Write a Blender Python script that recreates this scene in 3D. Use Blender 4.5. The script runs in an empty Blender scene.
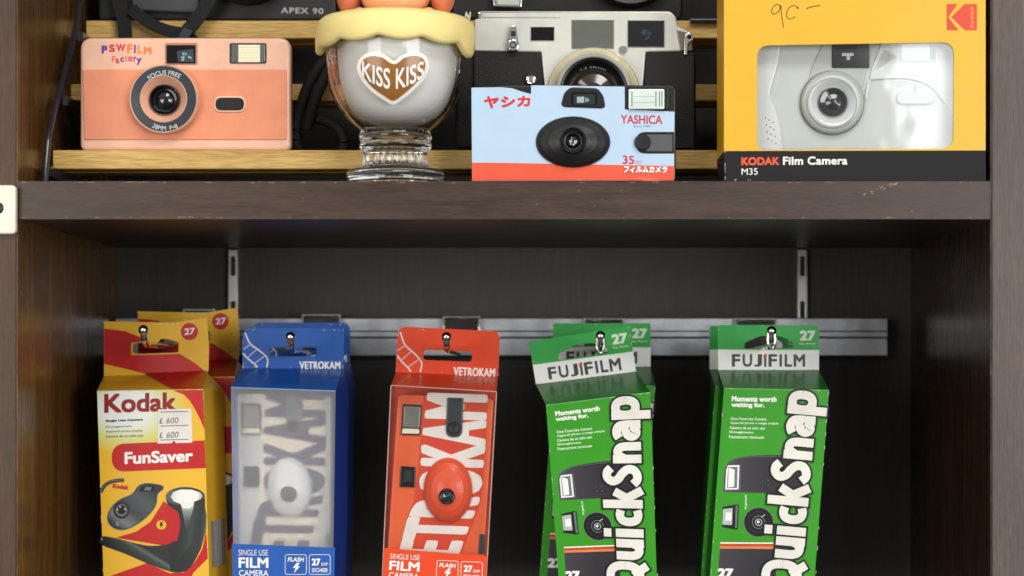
import bpy, math, random
from mathutils import Vector, geometry
random.seed(7)
SC = bpy.context.scene
COL = SC.collection
PI = math.pi

# ------------------------------------------------------------------ camera, world, lamps, exposure
# Metres. The origin is the camera's eye; X right, Y into the shelf, Z up. The shelf's front plane is y = 0.
D = 1.18            # eye to shelf front
S0 = 1800.0         # picture pixels per metre on the shelf's front plane
VX, VY = 557.0, 375.0   # where the optical axis meets the picture
cam_d = bpy.data.cameras.new('camera')
cam = bpy.data.objects.new('camera', cam_d)
COL.objects.link(cam)
cam.location = (0, -D, 0)
cam.rotation_euler = (PI / 2, 0, 0)
cam_d.sensor_width = 36
cam_d.lens = S0 * D / 1024 * 36
cam_d.shift_x = (512 - VX) / 1024
cam_d.shift_y = (VY - 288) / 1024
cam_d.clip_start = 0.01
cam_d.clip_end = 100
cam_d.dof.use_dof = True
cam_d.dof.focus_distance = D + 0.06
cam_d.dof.aperture_fstop = 7.0
SC.camera = cam

w = bpy.data.worlds.new('World')
SC.world = w
w.use_nodes = True
wn = w.node_tree.nodes
wl = w.node_tree.links
bg = wn['Background']
tc = wn.new('ShaderNodeTexCoord')
sx = wn.new('ShaderNodeSeparateXYZ')
wr = wn.new('ShaderNodeValToRGB')
wl.new(tc.outputs['Generated'], sx.inputs[0])
mp = wn.new('ShaderNodeMapRange')
mp.inputs['From Min'].default_value = -1
mp.inputs['From Max'].default_value = 1
wl.new(sx.outputs['Z'], mp.inputs['Value'])
wl.new(mp.outputs[0], wr.inputs[0])
wr.color_ramp.elements[0].color = (0.20, 0.18, 0.16, 1)
wr.color_ramp.elements[1].color = (1.0, 0.98, 0.94, 1)
e = wr.color_ramp.elements.new(0.47)
e.color = (0.52, 0.50, 0.47, 1)
e = wr.color_ramp.elements.new(0.62)
e.color = (0.90, 0.89, 0.87, 1)
wl.new(wr.outputs[0], bg.inputs['Color'])
bg.inputs['Strength'].default_value = 0.50


def area(name, loc, aim, sx_, sy_, watts, col):
    d = bpy.data.lights.new(name, 'AREA')
    d.shape = 'RECTANGLE'
    d.size, d.size_y = sx_, sy_
    d.energy = watts
    d.color = col
    o = bpy.data.objects.new(name, d)
    COL.objects.link(o)
    o.location = loc
    o.rotation_euler = (Vector(aim) - Vector(loc)).to_track_quat('-Z', 'Y').to_euler()
    return o


area('ceiling_lamp', (0.45, -1.45, 1.55), (0, 0.05, 0), 1.3, 0.5, 20, (1.0, 0.97, 0.92))
area('ceiling_lamp', (-0.9, -2.1, 1.6), (0, 0.05, 0), 1.2, 0.4, 8, (1.0, 0.95, 0.88))
area('added_fill_lamp', (1.4, -2.2, 0.06), (0, 0.1, 0), 1.0, 0.9, 27, (1.0, 0.98, 0.95))  # added frontal fill at eye level, brightens the pack headers and lower bay
area('added_fill_lamp', (-1.4, -2.2, 0.06), (0, 0.1, 0), 1.0, 0.9, 20, (1.0, 0.95, 0.88))  # matching fill added on the left, kept clear of mirror reflections
area('shop_window', (0.86, -2.6, 0.50), (0.1, 0, 0.1), 0.5, 0.46, 4.2, (0.9, 0.96, 1.0))

SC.view_settings.view_transform = 'Standard'
SC.view_settings.look = 'None'
SC.view_settings.gamma = 1
SC.view_settings.exposure = -0.02
SC.view_settings.use_curve_mapping = False
SC.render.engine = 'CYCLES'
SC.cycles.use_denoising = True
SC.cycles.max_bounces = 14
SC.cycles.transmission_bounces = 12
SC.cycles.sample_clamp_indirect = 6


# ------------------------------------------------------------------ materials
def lin(h):
    h = h.lstrip('#')
    out = []
    for i in (0, 2, 4):
        c = int(h[i:i + 2], 16) / 255
        out.append(c / 12.92 if c <= 0.04045 else ((c + 0.055) / 1.055) ** 2.4)
    return (*out, 1)


MATS = {}


def pm(name, hexc, rough=0.45, metal=0.0, coat=0.0, var=0.10, bump=0.0, bscale=900, spec=0.4, gain=1.0, trans=0.0, sss=0.0):
    """plain material: colour with a faint mottling, varied roughness and an optional fine bump"""
    if name in MATS:
        return MATS[name]
    m = bpy.data.materials.new(name)
    m.use_nodes = True
    n, l = m.node_tree.nodes, m.node_tree.links
    b = n['Principled BSDF']
    c = lin(hexc)
    c = tuple(min(0.9, x * gain) for x in c[:3]) + (1,)
    co = n.new('ShaderNodeTexCoord')
    nz = n.new('ShaderNodeTexNoise')
    nz.inputs['Scale'].default_value = 60
    nz.inputs['Detail'].default_value = 5
    l.new(co.outputs['Object'], nz.inputs['Vector'])
    rp = n.new('ShaderNodeValToRGB')
    rp.color_ramp.elements[0].position = 0.3
    rp.color_ramp.elements[1].position = 0.7
    rp.color_ramp.elements[0].color = tuple(x * (1 - var) for x in c[:3]) + (1,)
    rp.color_ramp.elements[1].color = tuple(min(0.92, x * (1 + var * 0.6)) for x in c[:3]) + (1,)
    l.new(nz.outputs['Fac'], rp.inputs[0])
    l.new(rp.outputs[0], b.inputs['Base Color'])
    mr = n.new('ShaderNodeMapRange')
    mr.inputs['To Min'].default_value = max(0.02, rough - 0.08)
    mr.inputs['To Max'].default_value = min(1, rough + 0.08)
    l.new(nz.outputs['Fac'], mr.inputs['Value'])
    l.new(mr.outputs[0], b.inputs['Roughness'])
    b.inputs['Metallic'].default_value = metal
    b.inputs['Coat Weight'].default_value = coat
    b.inputs['Coat Roughness'].default_value = 0.12
    b.inputs['Specular IOR Level'].default_value = spec
    b.inputs['Transmission Weight'].default_value = trans
    if sss:
        b.inputs['Subsurface Weight'].default_value = sss
        b.inputs['Subsurface Radius'].default_value = (0.010, 0.008, 0.006) if sss > 0.5 else (0.006, 0.004, 0.002)
        b.inputs['Subsurface Scale'].default_value = 1.0
    if bump:
        n2 = n.new('ShaderNodeTexNoise')
        n2.inputs['Scale'].default_value = bscale
        n2.inputs['Detail'].default_value = 3
        l.new(co.outputs['Object'], n2.inputs['Vector'])
        bp = n.new('ShaderNodeBump')
        bp.inputs['Strength'].default_value = bump
        bp.inputs['Distance'].default_value = 0.0006
        l.new(n2.outputs['Fac'], bp.inputs['Height'])
        l.new(bp.outputs[0], b.inputs['Normal'])
        l.new(bp.outputs[0], b.inputs['Coat Normal'])
    MATS[name] = m
    return m


def wood(name, stretch, dark, light, rough=0.38, fine=1.0, contrast=(0.3, 0.72), bump=0.25, spec=0.5):
    m = bpy.data.materials.new(name)
    m.use_nodes = True
    n, l = m.node_tree.nodes, m.node_tree.links
    b = n['Principled BSDF']
    co = n.new('ShaderNodeTexCoord')
    mpn = n.new('ShaderNodeMapping')
    mpn.inputs['Scale'].default_value = stretch
    l.new(co.outputs['Object'], mpn.inputs['Vector'])
    a = n.new('ShaderNodeTexNoise')
    a.inputs['Scale'].default_value = 10
    a.inputs['Detail'].default_value = 8
    a.inputs['Roughness'].default_value = 0.62
    a.inputs['Distortion'].default_value = 0.6
    l.new(mpn.outputs[0], a.inputs['Vector'])
    p = n.new('ShaderNodeTexNoise')
    p.inputs['Scale'].default_value = 90 * fine
    p.inputs['Detail'].default_value = 2
    l.new(mpn.outputs[0], p.inputs['Vector'])
    big = n.new('ShaderNodeTexNoise')
    big.inputs['Scale'].default_value = 7
    l.new(co.outputs['Object'], big.inputs['Vector'])
    rp = n.new('ShaderNodeValToRGB')
    rp.color_ramp.elements[0].position, rp.color_ramp.elements[1].position = contrast
    rp.color_ramp.elements[0].color = lin(dark)
    rp.color_ramp.elements[1].color = lin(light)
    l.new(a.outputs['Fac'], rp.inputs[0])
    pr = n.new('ShaderNodeMapRange')
    pr.inputs['From Min'].default_value = 0.35
    pr.inputs['From Max'].default_value = 0.6
    pr.inputs['To Min'].default_value = 0.72
    pr.inputs['To Max'].default_value = 1.08
    l.new(p.outputs['Fac'], pr.inputs['Value'])
    br = n.new('ShaderNodeMapRange')
    br.inputs['From Min'].default_value = 0.3
    br.inputs['From Max'].default_value = 0.7
    br.inputs['To Min'].default_value = 0.85
    br.inputs['To Max'].default_value = 1.12
    l.new(big.outputs['Fac'], br.inputs['Value'])
    mu = n.new('ShaderNodeMath')
    mu.operation = 'MULTIPLY'
    l.new(pr.outputs[0], mu.inputs[0])
    l.new(br.outputs[0], mu.inputs[1])
    vm = n.new('ShaderNodeVectorMath')
    vm.operation = 'SCALE'
    l.new(rp.outputs[0], vm.inputs[0])
    l.new(mu.outputs[0], vm.inputs['Scale'])
    l.new(vm.outputs[0], b.inputs['Base Color'])
    rr = n.new('ShaderNodeMapRange')
    rr.inputs['To Min'].default_value = rough - 0.1
    rr.inputs['To Max'].default_value = rough + 0.14
    l.new(a.outputs['Fac'], rr.inputs['Value'])
    l.new(rr.outputs[0], b.inputs['Roughness'])
    b.inputs['Specular IOR Level'].default_value = spec
    bp = n.new('ShaderNodeBump')
    bp.inputs['Strength'].default_value = bump
    bp.inputs['Distance'].default_value = 0.0005
    l.new(p.outputs['Fac'], bp.inputs['Height'])
    l.new(bp.outputs[0], b.inputs['Normal'])
    return m


def glass(name, col=(1, 1, 1, 1), rough=0.0, ior=1.5):
    m = bpy.data.materials.new(name)
    m.use_nodes = True
    b = m.node_tree.nodes['Principled BSDF']
    b.inputs['Base Color'].default_value = col
    b.inputs['Roughness'].default_value = rough
    b.inputs['IOR'].default_value = ior
    b.inputs['Transmission Weight'].default_value = 1
    return m


def film(name, gloss=0.12, power=4.0, tint=(1, 1, 1, 1), bump=0.15, bscale=22, rough=0.06):
    """thin clear plastic sheet: see-through with a wavy glossy surface"""
    m = bpy.data.materials.new(name)
    m.use_nodes = True
    n, l = m.node_tree.nodes, m.node_tree.links
    n.remove(n['Principled BSDF'])
    out = n['Material Output']
    t = n.new('ShaderNodeBsdfTransparent')
    t.inputs[0].default_value = tint
    g = n.new('ShaderNodeBsdfGlossy')
    g.inputs['Roughness'].default_value = rough
    mx = n.new('ShaderNodeMixShader')
    ge = n.new('ShaderNodeNewGeometry')
    dt = n.new('ShaderNodeVectorMath')
    dt.operation = 'DOT_PRODUCT'
    l.new(ge.outputs['Incoming'], dt.inputs[0])
    l.new(ge.outputs['Normal'], dt.inputs[1])
    ab = n.new('ShaderNodeMath')
    ab.operation = 'ABSOLUTE'
    l.new(dt.outputs['Value'], ab.inputs[0])
    om = n.new('ShaderNodeMath')
    om.operation = 'SUBTRACT'
    om.inputs[0].default_value = 1.0
    l.new(ab.outputs[0], om.inputs[1])
    fr = n.new('ShaderNodeMath')
    fr.operation = 'POWER'
    fr.inputs[1].default_value = power
    l.new(om.outputs[0], fr.inputs[0])
    ad = n.new('ShaderNodeMath')
    ad.operation = 'ADD'
    ad.inputs[1].default_value = gloss + 0.04
    ad.use_clamp = True
    co = n.new('ShaderNodeTexCoord')
    nz = n.new('ShaderNodeTexNoise')
    nz.inputs['Scale'].default_value = bscale
    nz.inputs['Detail'].default_value = 2
    l.new(co.outputs['Object'], nz.inputs['Vector'])
    bp = n.new('ShaderNodeBump')
    bp.inputs['Strength'].default_value = bump
    bp.inputs['Distance'].default_value = 0.004
    l.new(nz.outputs['Fac'], bp.inputs['Height'])
    l.new(bp.outputs[0], g.inputs['Normal'])
    l.new(fr.outputs[0], ad.inputs[0])
    l.new(ad.outputs[0], mx.inputs[0])
    l.new(t.outputs[0], mx.inputs[1])
    l.new(g.outputs[0], mx.inputs[2])
    l.new(mx.outputs[0], out.inputs[0])
    return m


def frosted(name):
    m = bpy.data.materials.new(name)
    m.use_nodes = True
    n, l = m.node_tree.nodes, m.node_tree.links
    n.remove(n['Principled BSDF'])
    out = n['Material Output']
    r = n.new('ShaderNodeBsdfRefraction')
    r.inputs['Roughness'].default_value = 0.48
    r.inputs['IOR'].default_value = 1.2
    t = n.new('ShaderNodeBsdfTranslucent')
    t.inputs[0].default_value = (0.75, 0.76, 0.78, 1)
    d = n.new('ShaderNodeBsdfDiffuse')
    d.inputs[0].default_value = (0.70, 0.71, 0.72, 1)
    m1 = n.new('ShaderNodeMixShader')
    m1.inputs[0].default_value = 0.55
    l.new(t.outputs[0], m1.inputs[1])
    l.new(d.outputs[0], m1.inputs[2])
    m2 = n.new('ShaderNodeMixShader')
    m2.inputs[0].default_value = 0.36
    l.new(r.outputs[0], m2.inputs[1])
    l.new(m1.outputs[0], m2.inputs[2])
    g = n.new('ShaderNodeBsdfGlossy')
    g.inputs['Roughness'].default_value = 0.3
    m3 = n.new('ShaderNodeMixShader')
    m3.inputs[0].default_value = 0.05
    l.new(m2.outputs[0], m3.inputs[1])
    l.new(g.outputs[0], m3.inputs[2])
    l.new(m3.outputs[0], out.inputs[0])
    return m


# ------------------------------------------------------------------ geometry helpers
def sc(y):
    return S0 * D / (D + y)


def P(px, py, y, ref=None):
    """the point at depth y that lies (px, py) on the picture's plane grid measured at depth ref"""
    k = 1 / sc(y if ref is None else ref)
    return Vector(((px - VX) * k, y, (VY - py) * k))


def bil(quad):
    a, b, c, d = quad     # BL BR TR TL
    return lambda u, v: ((1 - v) * ((1 - u) * a[0] + u * b[0]) + v * ((1 - u) * d[0] + u * c[0]),
                         (1 - v) * ((1 - u) * a[1] + u * b[1]) + v * ((1 - u) * d[1] + u * c[1]))


def qmap(src, dst):
    """bilinear map of the quad src (TL TR BR BL) onto dst"""
    def inv(x, y):
        u = v = 0.5
        a, b, c, d = src
        for _ in range(12):
            fx = (1 - u) * (1 - v) * a[0] + u * (1 - v) * b[0] + u * v * c[0] + (1 - u) * v * d[0] - x
            fy = (1 - u) * (1 - v) * a[1] + u * (1 - v) * b[1] + u * v * c[1] + (1 - u) * v * d[1] - y
            xu = (1 - v) * (b[0] - a[0]) + v * (c[0] - d[0])
            xv = (1 - u) * (d[0] - a[0]) + u * (c[0] - b[0])
            yu = (1 - v) * (b[1] - a[1]) + v * (c[1] - d[1])
            yv = (1 - u) * (d[1] - a[1]) + u * (c[1] - b[1])
            det = xu * yv - xv * yu
            u -= (fx * yv - fy * xv) / det
            v -= (fy * xu - fx * yu) / det
        return u, v

    def f(x, y):
        u, v = inv(x, y)
        a, b, c, d = dst
        return ((1 - u) * (1 - v) * a[0] + u * (1 - v) * b[0] + u * v * c[0] + (1 - u) * v * d[0],
                (1 - u) * (1 - v) * a[1] + u * (1 - v) * b[1] + u * v * c[1] + (1 - u) * v * d[1])
    return f


def rpoly(pts, r, n=6):
    """polygon with rounded corners; r one radius or one per corner"""
    out = []
    N = len(pts)
    for i in range(N):
        rr = r[i] if isinstance(r, (list, tuple)) else r
        p = Vector(pts[i])
        if rr <= 0:
            out.append(tuple(p))
            continue
        a = (Vector(pts[i - 1]) - p)
        b = (Vector(pts[(i + 1) % N]) - p)
        t = min(rr, a.length * 0.499, b.length * 0.499)
        p0 = p + a.normalized() * t
        p1 = p + b.normalized() * t
        for k in range(n + 1):
            s = k / n
            q = (1 - s) ** 2 * p0 + 2 * s * (1 - s) * p + s * s * p1
            # blend a little to a true arc
            out.append((q.x, q.y))
    return out


def rrect(x0, y0, x1, y1, r, n=6):
    return rpoly([(x0, y0), (x1, y0), (x1, y1), (x0, y1)], r, n)


def ell(cx, cy, rx, ry=None, n=40, a0=0):
    ry = rx if ry is None else ry
    return [(cx + rx * math.cos(a0 + 2 * PI * k / n), cy + ry * math.sin(a0 + 2 * PI * k / n)) for k in range(n)]


def inset(poly, d):
    n = len(poly)
    area2 = sum(poly[i][0] * poly[(i + 1) % n][1] - poly[(i + 1) % n][0] * poly[i][1] for i in range(n))
    s = 1 if area2 > 0 else -1
    out = []
    for i in range(n):
        p0, p1, p2 = Vector(poly[i - 1]), Vector(poly[i]), Vector(poly[(i + 1) % n])
        e1, e2 = (p1 - p0), (p2 - p1)
        if e1.length < 1e-6 or e2.length < 1e-6:
            e1 = e2 = (p2 - p0)
        e1, e2 = e1.normalized(), e2.normalized()
        n1 = Vector((-e1.y, e1.x)) * s
        n2 = Vector((-e2.y, e2.x)) * s
        nn = (n1 + n2)
        nn = nn / max(0.5, (1 + n1.dot(n2)))
        out.append((p1.x + nn.x * d, p1.y + nn.y * d))
    return out


def spline(pts, n=8, closed=False):
    """Catmull-Rom through points of any dimension"""
    V = [Vector(p) for p in pts]
    N = len(V)
    out = []
    rng = range(N) if closed else range(N - 1)
    for i in rng:
        p0 = V[i - 1] if (closed or i > 0) else V[0]
        p1, p2 = V[i], V[(i + 1) % N]
        p3 = V[(i + 2) % N] if (closed or i + 2 < N) else V[-1]
        for k in range(n):
            t = k / n
            out.append(0.5 * ((2 * p1) + (p2 - p0) * t + (2 * p0 - 5 * p1 + 4 * p2 - p3) * t * t + (3 * p1 - p0 - 3 * p2 + p3) * t ** 3))
    if not closed:
        out.append(V[-1])
    return [tuple(q) for q in out]


TXT = {}
LY = 0.00007         # thickness of a printed layer


def glyphs(s, sp, shear):
    key = (s, sp, shear)
    if key not in TXT:
        c = bpy.data.curves.new('lettering', 'FONT')
        c.body = s
        c.space_character = sp
        c.shear = shear
        c.resolution_u = 4
        o = bpy.data.objects.new('lettering', c)
        COL.objects.link(o)
        dg = bpy.context.evaluated_depsgraph_get()
        m = bpy.data.meshes.new_from_object(o.evaluated_get(dg))
        TXT[key] = ([v.co.copy() for v in m.vertices], [list(p.vertices) for p in m.polygons])
        bpy.data.objects.remove(o)
        bpy.data.curves.remove(c)
        bpy.data.meshes.remove(m)
    return TXT[key]


class MB:
    """collects shapes; build() links them as ONE mesh object"""

    def __init__(s, fm=None):
        s.v, s.f, s.mi, s.mats = [], [], [], []
        s.fm = fm

    def m(s, mat):
        if mat not in s.mats:
            s.mats.append(mat)
        return s.mats.index(mat)

    def q(s, p, y, ref=None):
        if s.fm:
            p = s.fm(p[0], p[1])
        return P(p[0], p[1], y, ref)

    def raw(s, verts, faces, mat):
        o = len(s.v)
        s.v += [Vector(x) for x in verts]
        k = s.m(mat)
        for f in faces:
            s.f.append([i + o for i in f])
            s.mi.append(k)

    def box(s, x0, x1, y0, y1, z0, z1, mat):
        s.raw([(x0, y0, z0), (x1, y0, z0), (x1, y1, z0), (x0, y1, z0), (x0, y0, z1), (x1, y0, z1), (x1, y1, z1), (x0, y1, z1)],
              [(0, 3, 2, 1), (4, 5, 6, 7), (0, 1, 5, 4), (1, 2, 6, 5), (2, 3, 7, 6), (3, 0, 4, 7)], mat)

    def flat(s, poly, y, mat, lv=0, holes=()):
        """thin printed shape facing the camera, lv layers proud of depth y"""
        yy = y - lv * LY
        loops = [[Vector((p[0], p[1], 0)) for p in poly]] + [[Vector((p[0], p[1], 0)) for p in h] for h in holes]
        tri = geometry.tessellate_polygon(loops)
        pts = [p for l in loops for p in l]
        s.raw([s.q(p, yy, y) for p in pts], [tuple(t) for t in tri], mat)

    def stroke(s, pts, wd, y, mat, lv=1):
        """thin ribbon along a polyline of picture-grid points"""
        V = [Vector(p) for p in pts]
        L, R = [], []
        for i, p in enumerate(V):
            d = (V[min(i + 1, len(V) - 1)] - V[max(i - 1, 0)])
            if d.length < 1e-6:
                d = Vector((1, 0))
            d.normalize()
            nn = Vector((-d.y, d.x)) * wd / 2
            L.append(p + nn)
            R.append(p - nn)
        vs = [s.q(p, y - lv * LY, y) for p in L + R]
        n = len(V)
        s.raw(vs, [(i, i + 1, n + i + 1, n + i) for i in range(n - 1)], mat)

    def prism(s, poly, y0, y1, mat, holes=(), side=None, bev=0.0, back=True, bevd=None):
        """solid of the outline poly from front y0 to back y1 (scale of y0), front edge rounded by bev picture pixels"""
        side = side or mat
        n = len(poly)
        rings = []
        if bev > 0:
            bd = bevd if bevd else bev / sc(y0)
            for a in (90, 60, 30, 0):
                t = math.radians(a)
                ins = bev * (1 - math.cos(t))
                rings.append((inset(poly, ins) if ins > 0 else list(poly), y0 + bd * (1 - math.sin(t))))
        else:
            rings.append((list(poly), y0))
        rings.append((list(poly), y1))
        for (pa, ya), (pb, yb) in zip(rings, rings[1:]):
            vs = [s.q(p, ya, y0) for p in pa] + [s.q(p, yb, y0) for p in pb]
            s.raw(vs, [(i, (i + 1) % n, n + (i + 1) % n, n + i) for i in range(n)], side)
        for h in holes:
            k = len(h)
            s.raw([s.q(p, y0, y0) for p in h] + [s.q(p, y1, y0) for p in h], [(i, (i + 1) % k, k + (i + 1) % k, k + i) for i in range(k)], side)
        for (pp, yy) in ((rings[0][0], y0),) + (((poly, y1),) if back else ()):
            loops = [[Vector((p[0], p[1], 0)) for p in pp]] + [[Vector((p[0], p[1], 0)) for p in h] for h in holes]
            tri = geometry.tessellate_polygon(loops)
            s.raw([s.q((p.x, p.y), yy, y0) for l in loops for p in l], [tuple(t) for t in tri], mat)

    def lathe(s, c, prof, mat, ref, n=48, ry=1.0, close=True):
        """turned shape about the line of sight's axis (Y) through grid point c; prof = (radius in grid px, depth in m)"""
        rows = []
        for r, y in prof:
            rows.append([s.q((c[0] + r * math.cos(2 * PI * k / n), c[1] + r * ry * math.sin(2 * PI * k / n)), y, ref) for k in range(n)])
        for a, b in zip(rows, rows[1:]):
            s.raw(a + b, [(i, (i + 1) % n, n + (i + 1) % n, n + i) for i in range(n)], mat)
        if close:
            s.raw(rows[-1], [tuple(range(n))], mat)

    def turn(s, X, Y, prof, mat, n=64, rad=None, cap0=True, cap1=True, zoff=None):
        """turned shape about a vertical axis; prof = (radius m, height m)"""
        rows = []
        for j, (r, z) in enumerate(prof):
            row = []
            for k in range(n):
                t = 2 * PI * k / n
                rr = r * (rad(t, j) if rad else 1)
                zz = z + (zoff(t, j) if zoff else 0)
                row.append((X + rr * math.cos(t), Y + rr * math.sin(t), zz))
            rows.append(row)
        vs = [p for r in rows for p in r]
        fs = []
        for j in range(len(rows) - 1):
            for k in range(n):
                fs.append((j * n + k, j * n + (k + 1) % n, (j + 1) * n + (k + 1) % n, (j + 1) * n + k))
        if cap0:
            fs.append(tuple(range(n))[::-1])
        if cap1:
            fs.append(tuple((len(rows) - 1) * n + k for k in range(n)))
        s.raw(vs, fs, mat)

    def tube(s, pts, r, mat, n=10, rx=None, caps=True):
        V = [Vector(p) for p in pts]
        rows = []
        up = Vector((0, 0, 1))
        for i, p in enumerate(V):
            d = (V[min(i + 1, len(V) - 1)] - V[max(i - 1, 0)]).normalized()
            a = d.cross(up)
            if a.length < 0.05:
                a = d.cross(Vector((0, 1, 0)))
            a.normalize()
            b = a.cross(d).normalized()
            r1 = r[i] if isinstance(r, (list, tuple)) else r
            r2 = r1 if rx is None else rx
            rows.append([p + a * r1 * math.cos(2 * PI * k / n) + b * r2 * math.sin(2 * PI * k / n) for k in range(n)])
        vs = [p for row in rows for p in row]
        fs = [(j * n + k, j * n + (k + 1) % n, (j + 1) * n + (k + 1) % n, (j + 1) * n + k) for j in range(len(V) - 1) for k in range(n)]
        if caps:
            fs += [tuple(range(n)), tuple((len(V) - 1) * n + k for k in range(n))]
        s.raw(vs, fs, mat)

    def strap(s, pts, wd, th, mat):
        """flat webbing facing the camera along 3-D points"""
        V = [Vector(p) for p in pts]
        rows = []
        for i, p in enumerate(V):
            d = (V[min(i + 1, len(V) - 1)] - V[max(i - 1, 0)]).normalized()
            a = d.cross(Vector((0, 1, 0)))
            a.normalize()
            b = a.cross(d).normalized()
            rows.append([p + a * wd / 2 + b * th / 2, p - a * wd / 2 + b * th / 2, p - a * wd / 2 - b * th / 2, p + a * wd / 2 - b * th / 2])
        vs = [p for row in rows for p in row]
        fs = [(j * 4 + k, j * 4 + (k + 1) % 4, (j + 1) * 4 + (k + 1) % 4, (j + 1) * 4 + k) for j in range(len(V) - 1) for k in range(4)]
        fs += [(0, 1, 2, 3), tuple((len(V) - 1) * 4 + k for k in range(4))]
        s.raw(vs, fs, mat)

    def ball(s, c, rx, ry, rz, mat, n=28, m=18):
        vs, fs = [], []
        for j in range(m + 1):
            a = PI * j / m
            for k in range(n):
                t = 2 * PI * k / n
                vs.append((c[0] + rx * math.sin(a) * math.cos(t), c[1] + ry * math.sin(a) * math.sin(t), c[2] + rz * math.cos(a)))
        for j in range(m):
            for k in range(n):
                fs.append((j * n + k, j * n + (k + 1) % n, (j + 1) * n + (k + 1) % n, (j + 1) * n + k))
        s.raw(vs, fs, mat)

    def text(s, t, quad, y, mat, lv=2, bold=0.0, sp=1.0, shear=0.0, n=8, fit3d=None, grow=0.0):
        """printed words filling quad (BL BR TR TL in reading direction, picture grid); bold = stroke growth in em.
        grow keeps the fit of the un-grown letters and swells them by that much more (an outline print)."""
        V, F = glyphs(t, sp, shear)
        b = bold if isinstance(bold, tuple) else (bold, bold)
        x0, x1 = min(v.x for v in V) - b[0], max(v.x for v in V) + b[0]
        y0, y1 = min(v.y for v in V) - b[1], max(v.y for v in V) + b[1]
        f = bil(quad) if isinstance(quad, (list, tuple)) else quad
        tot = (b[0] + grow, b[1] + grow)
        offs = [(0, 0)]
        if tot[0] > 0 or tot[1] > 0:
            for k in range(n):
                ca, sa = math.cos(2 * PI * k / n), math.sin(2 * PI * k / n)
                q_ = 0.5 + 0.5 / max(abs(ca), abs(sa))        # halfway between a round and a square nib
                offs.append((tot[0] * ca * q_, tot[1] * sa * q_))
            if max(tot) > 0.07:
                offs += [(0.55 * tot[0] * math.cos(2 * PI * k / n), 0.55 * tot[1] * math.sin(2 * PI * k / n)) for k in range(n)]
        for k, (dx, dy) in enumerate(offs):
            yy = y - lv * LY - k * 0.000002
            pts = []
            for v in V:
                u, w_ = (v.x + dx - x0) / (x1 - x0), (v.y + dy - y0) / (y1 - y0)
                p = f(u, w_)
                pts.append(fit3d(p[0], p[1], lv * LY + k * 0.000002) if fit3d else s.q(p, yy, y))
            s.raw(pts, F, mat)

    def build(s, name, parent=None, sharp=38, recalc=False, bevel=0.0):
        root = parent
        loc = Vector((0, 0, 0))
        while root is not None:
            loc = loc + root.location
            root = root.parent
        me = bpy.data.meshes.new(name)
        me.from_pydata([tuple(v - loc) for v in s.v], [], s.f)
        for mt in s.mats:
            me.materials.append(mt)
        me.polygons.foreach_set('material_index', s.mi)
        me.validate()
        me.update()
        import bmesh
        bm = bmesh.new()
        bm.from_mesh(me)
        if recalc:
            bmesh.ops.remove_doubles(bm, verts=bm.verts, dist=1e-6)
            bmesh.ops.recalc_face_normals(bm, faces=bm.faces)
        for f in bm.faces:
            f.smooth = True
        bm.to_mesh(me)
        bm.free()
        if sharp:
            me.set_sharp_from_angle(angle=math.radians(sharp))
        o = bpy.data.objects.new(name, me)
        COL.objects.link(o)
        if parent is not None:
            o.parent = parent
        if bevel:
            md = o.modifiers.new('edge', 'BEVEL')
            md.width = bevel
            md.segments = 3
            md.limit_method = 'ANGLE'
        return o


def thing(name, label, cat, loc, group=None):
    o = bpy.data.objects.new(name, None)
    COL.objects.link(o)
    o.empty_display_size = 0.01
    o.location = loc
    o['label'], o['category'] = label, cat
    if group:
        o['group'] = group
    return o


def tag(o, label, cat, group=None):
    o['label'], o['category'] = label, cat
    if group:
        o['group'] = group
    return o


def dup(root, loc, label, group=None, skip=()):
    r = root.copy()
    COL.objects.link(r)
    r.location = loc
    r['label'] = label
    if group:
        r['group'] = group
    for ch in list(root.children):
        if ch.name.split('.')[0] in skip:
            continue
        c = ch.copy()
        COL.objects.link(c)
        c.parent = r
        for g in ch.children:
            if g.name.split('.')[0] in skip:
                continue
            d = g.copy()
            COL.objects.link(d)
            d.parent = c
    return r


def wear(b, edges, y, n, lv=14, mat=None):
    """rubbed white spots where a card's edges have worn"""
    for _ in range(n):
        (xa, ya), (xb, yb) = random.choice(edges)
        t = random.choice((random.random(), random.random() ** 4, 1 - random.random() ** 4))
        cx, cy = xa + (xb - xa) * t, ya + (yb - ya) * t
        a = math.atan2(yb - ya, xb - xa)
        L, h = random.uniform(0.5, 3.2), random.uniform(0.18, 0.5)
        pts = []
        for k in range(8):
            rr = random.uniform(0.55, 1.0)
            x, z = L * rr * math.cos(k * PI / 4), h * rr * math.sin(k * PI / 4)
            pts.append((cx + x * math.cos(a) - z * math.sin(a), cy + x * math.sin(a) + z * math.cos(a)))
        b.flat(pts, y, mat or M_PAPER, lv)


def loop_edges(q):
    return [(q[i], q[(i + 1) % len(q)]) for i in range(len(q))]


# shared materials
M_PAPER = pm('bare card', '#d9d3c4', 0.8, var=0.2)
M_BLACK = pm('black plastic', '#0e0f10', 0.36, bump=0.12)
M_GLOSSBLACK = pm('gloss black', '#0b0c0e', 0.14, var=0.2)
M_DARKGREY = pm('dark grey plastic', '#1e1f21', 0.40, bump=0.12)
M_CHROME = pm('chrome', '#d6d6d4', 0.12, metal=1.0, var=0.08)
M_STEEL = pm('zinc plated steel', '#e2e2de', 0.34, metal=1.0, var=0.2)
M_LENS = pm('lens glass', '#0a0d12', 0.05, coat=1.0, var=0.3)
M_WHITE = pm('white print', '#f4f3ee', 0.4, var=0.02)
M_INK = pm('black ink', '#1b1b1c', 0.45, var=0.05)
M_FLASH = pm('flash diffuser', '#f2ecd2', 0.22, coat=0.6, var=0.06)
M_RED = pm('red print', '#d22c1f', 0.4, var=0.04)

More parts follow.
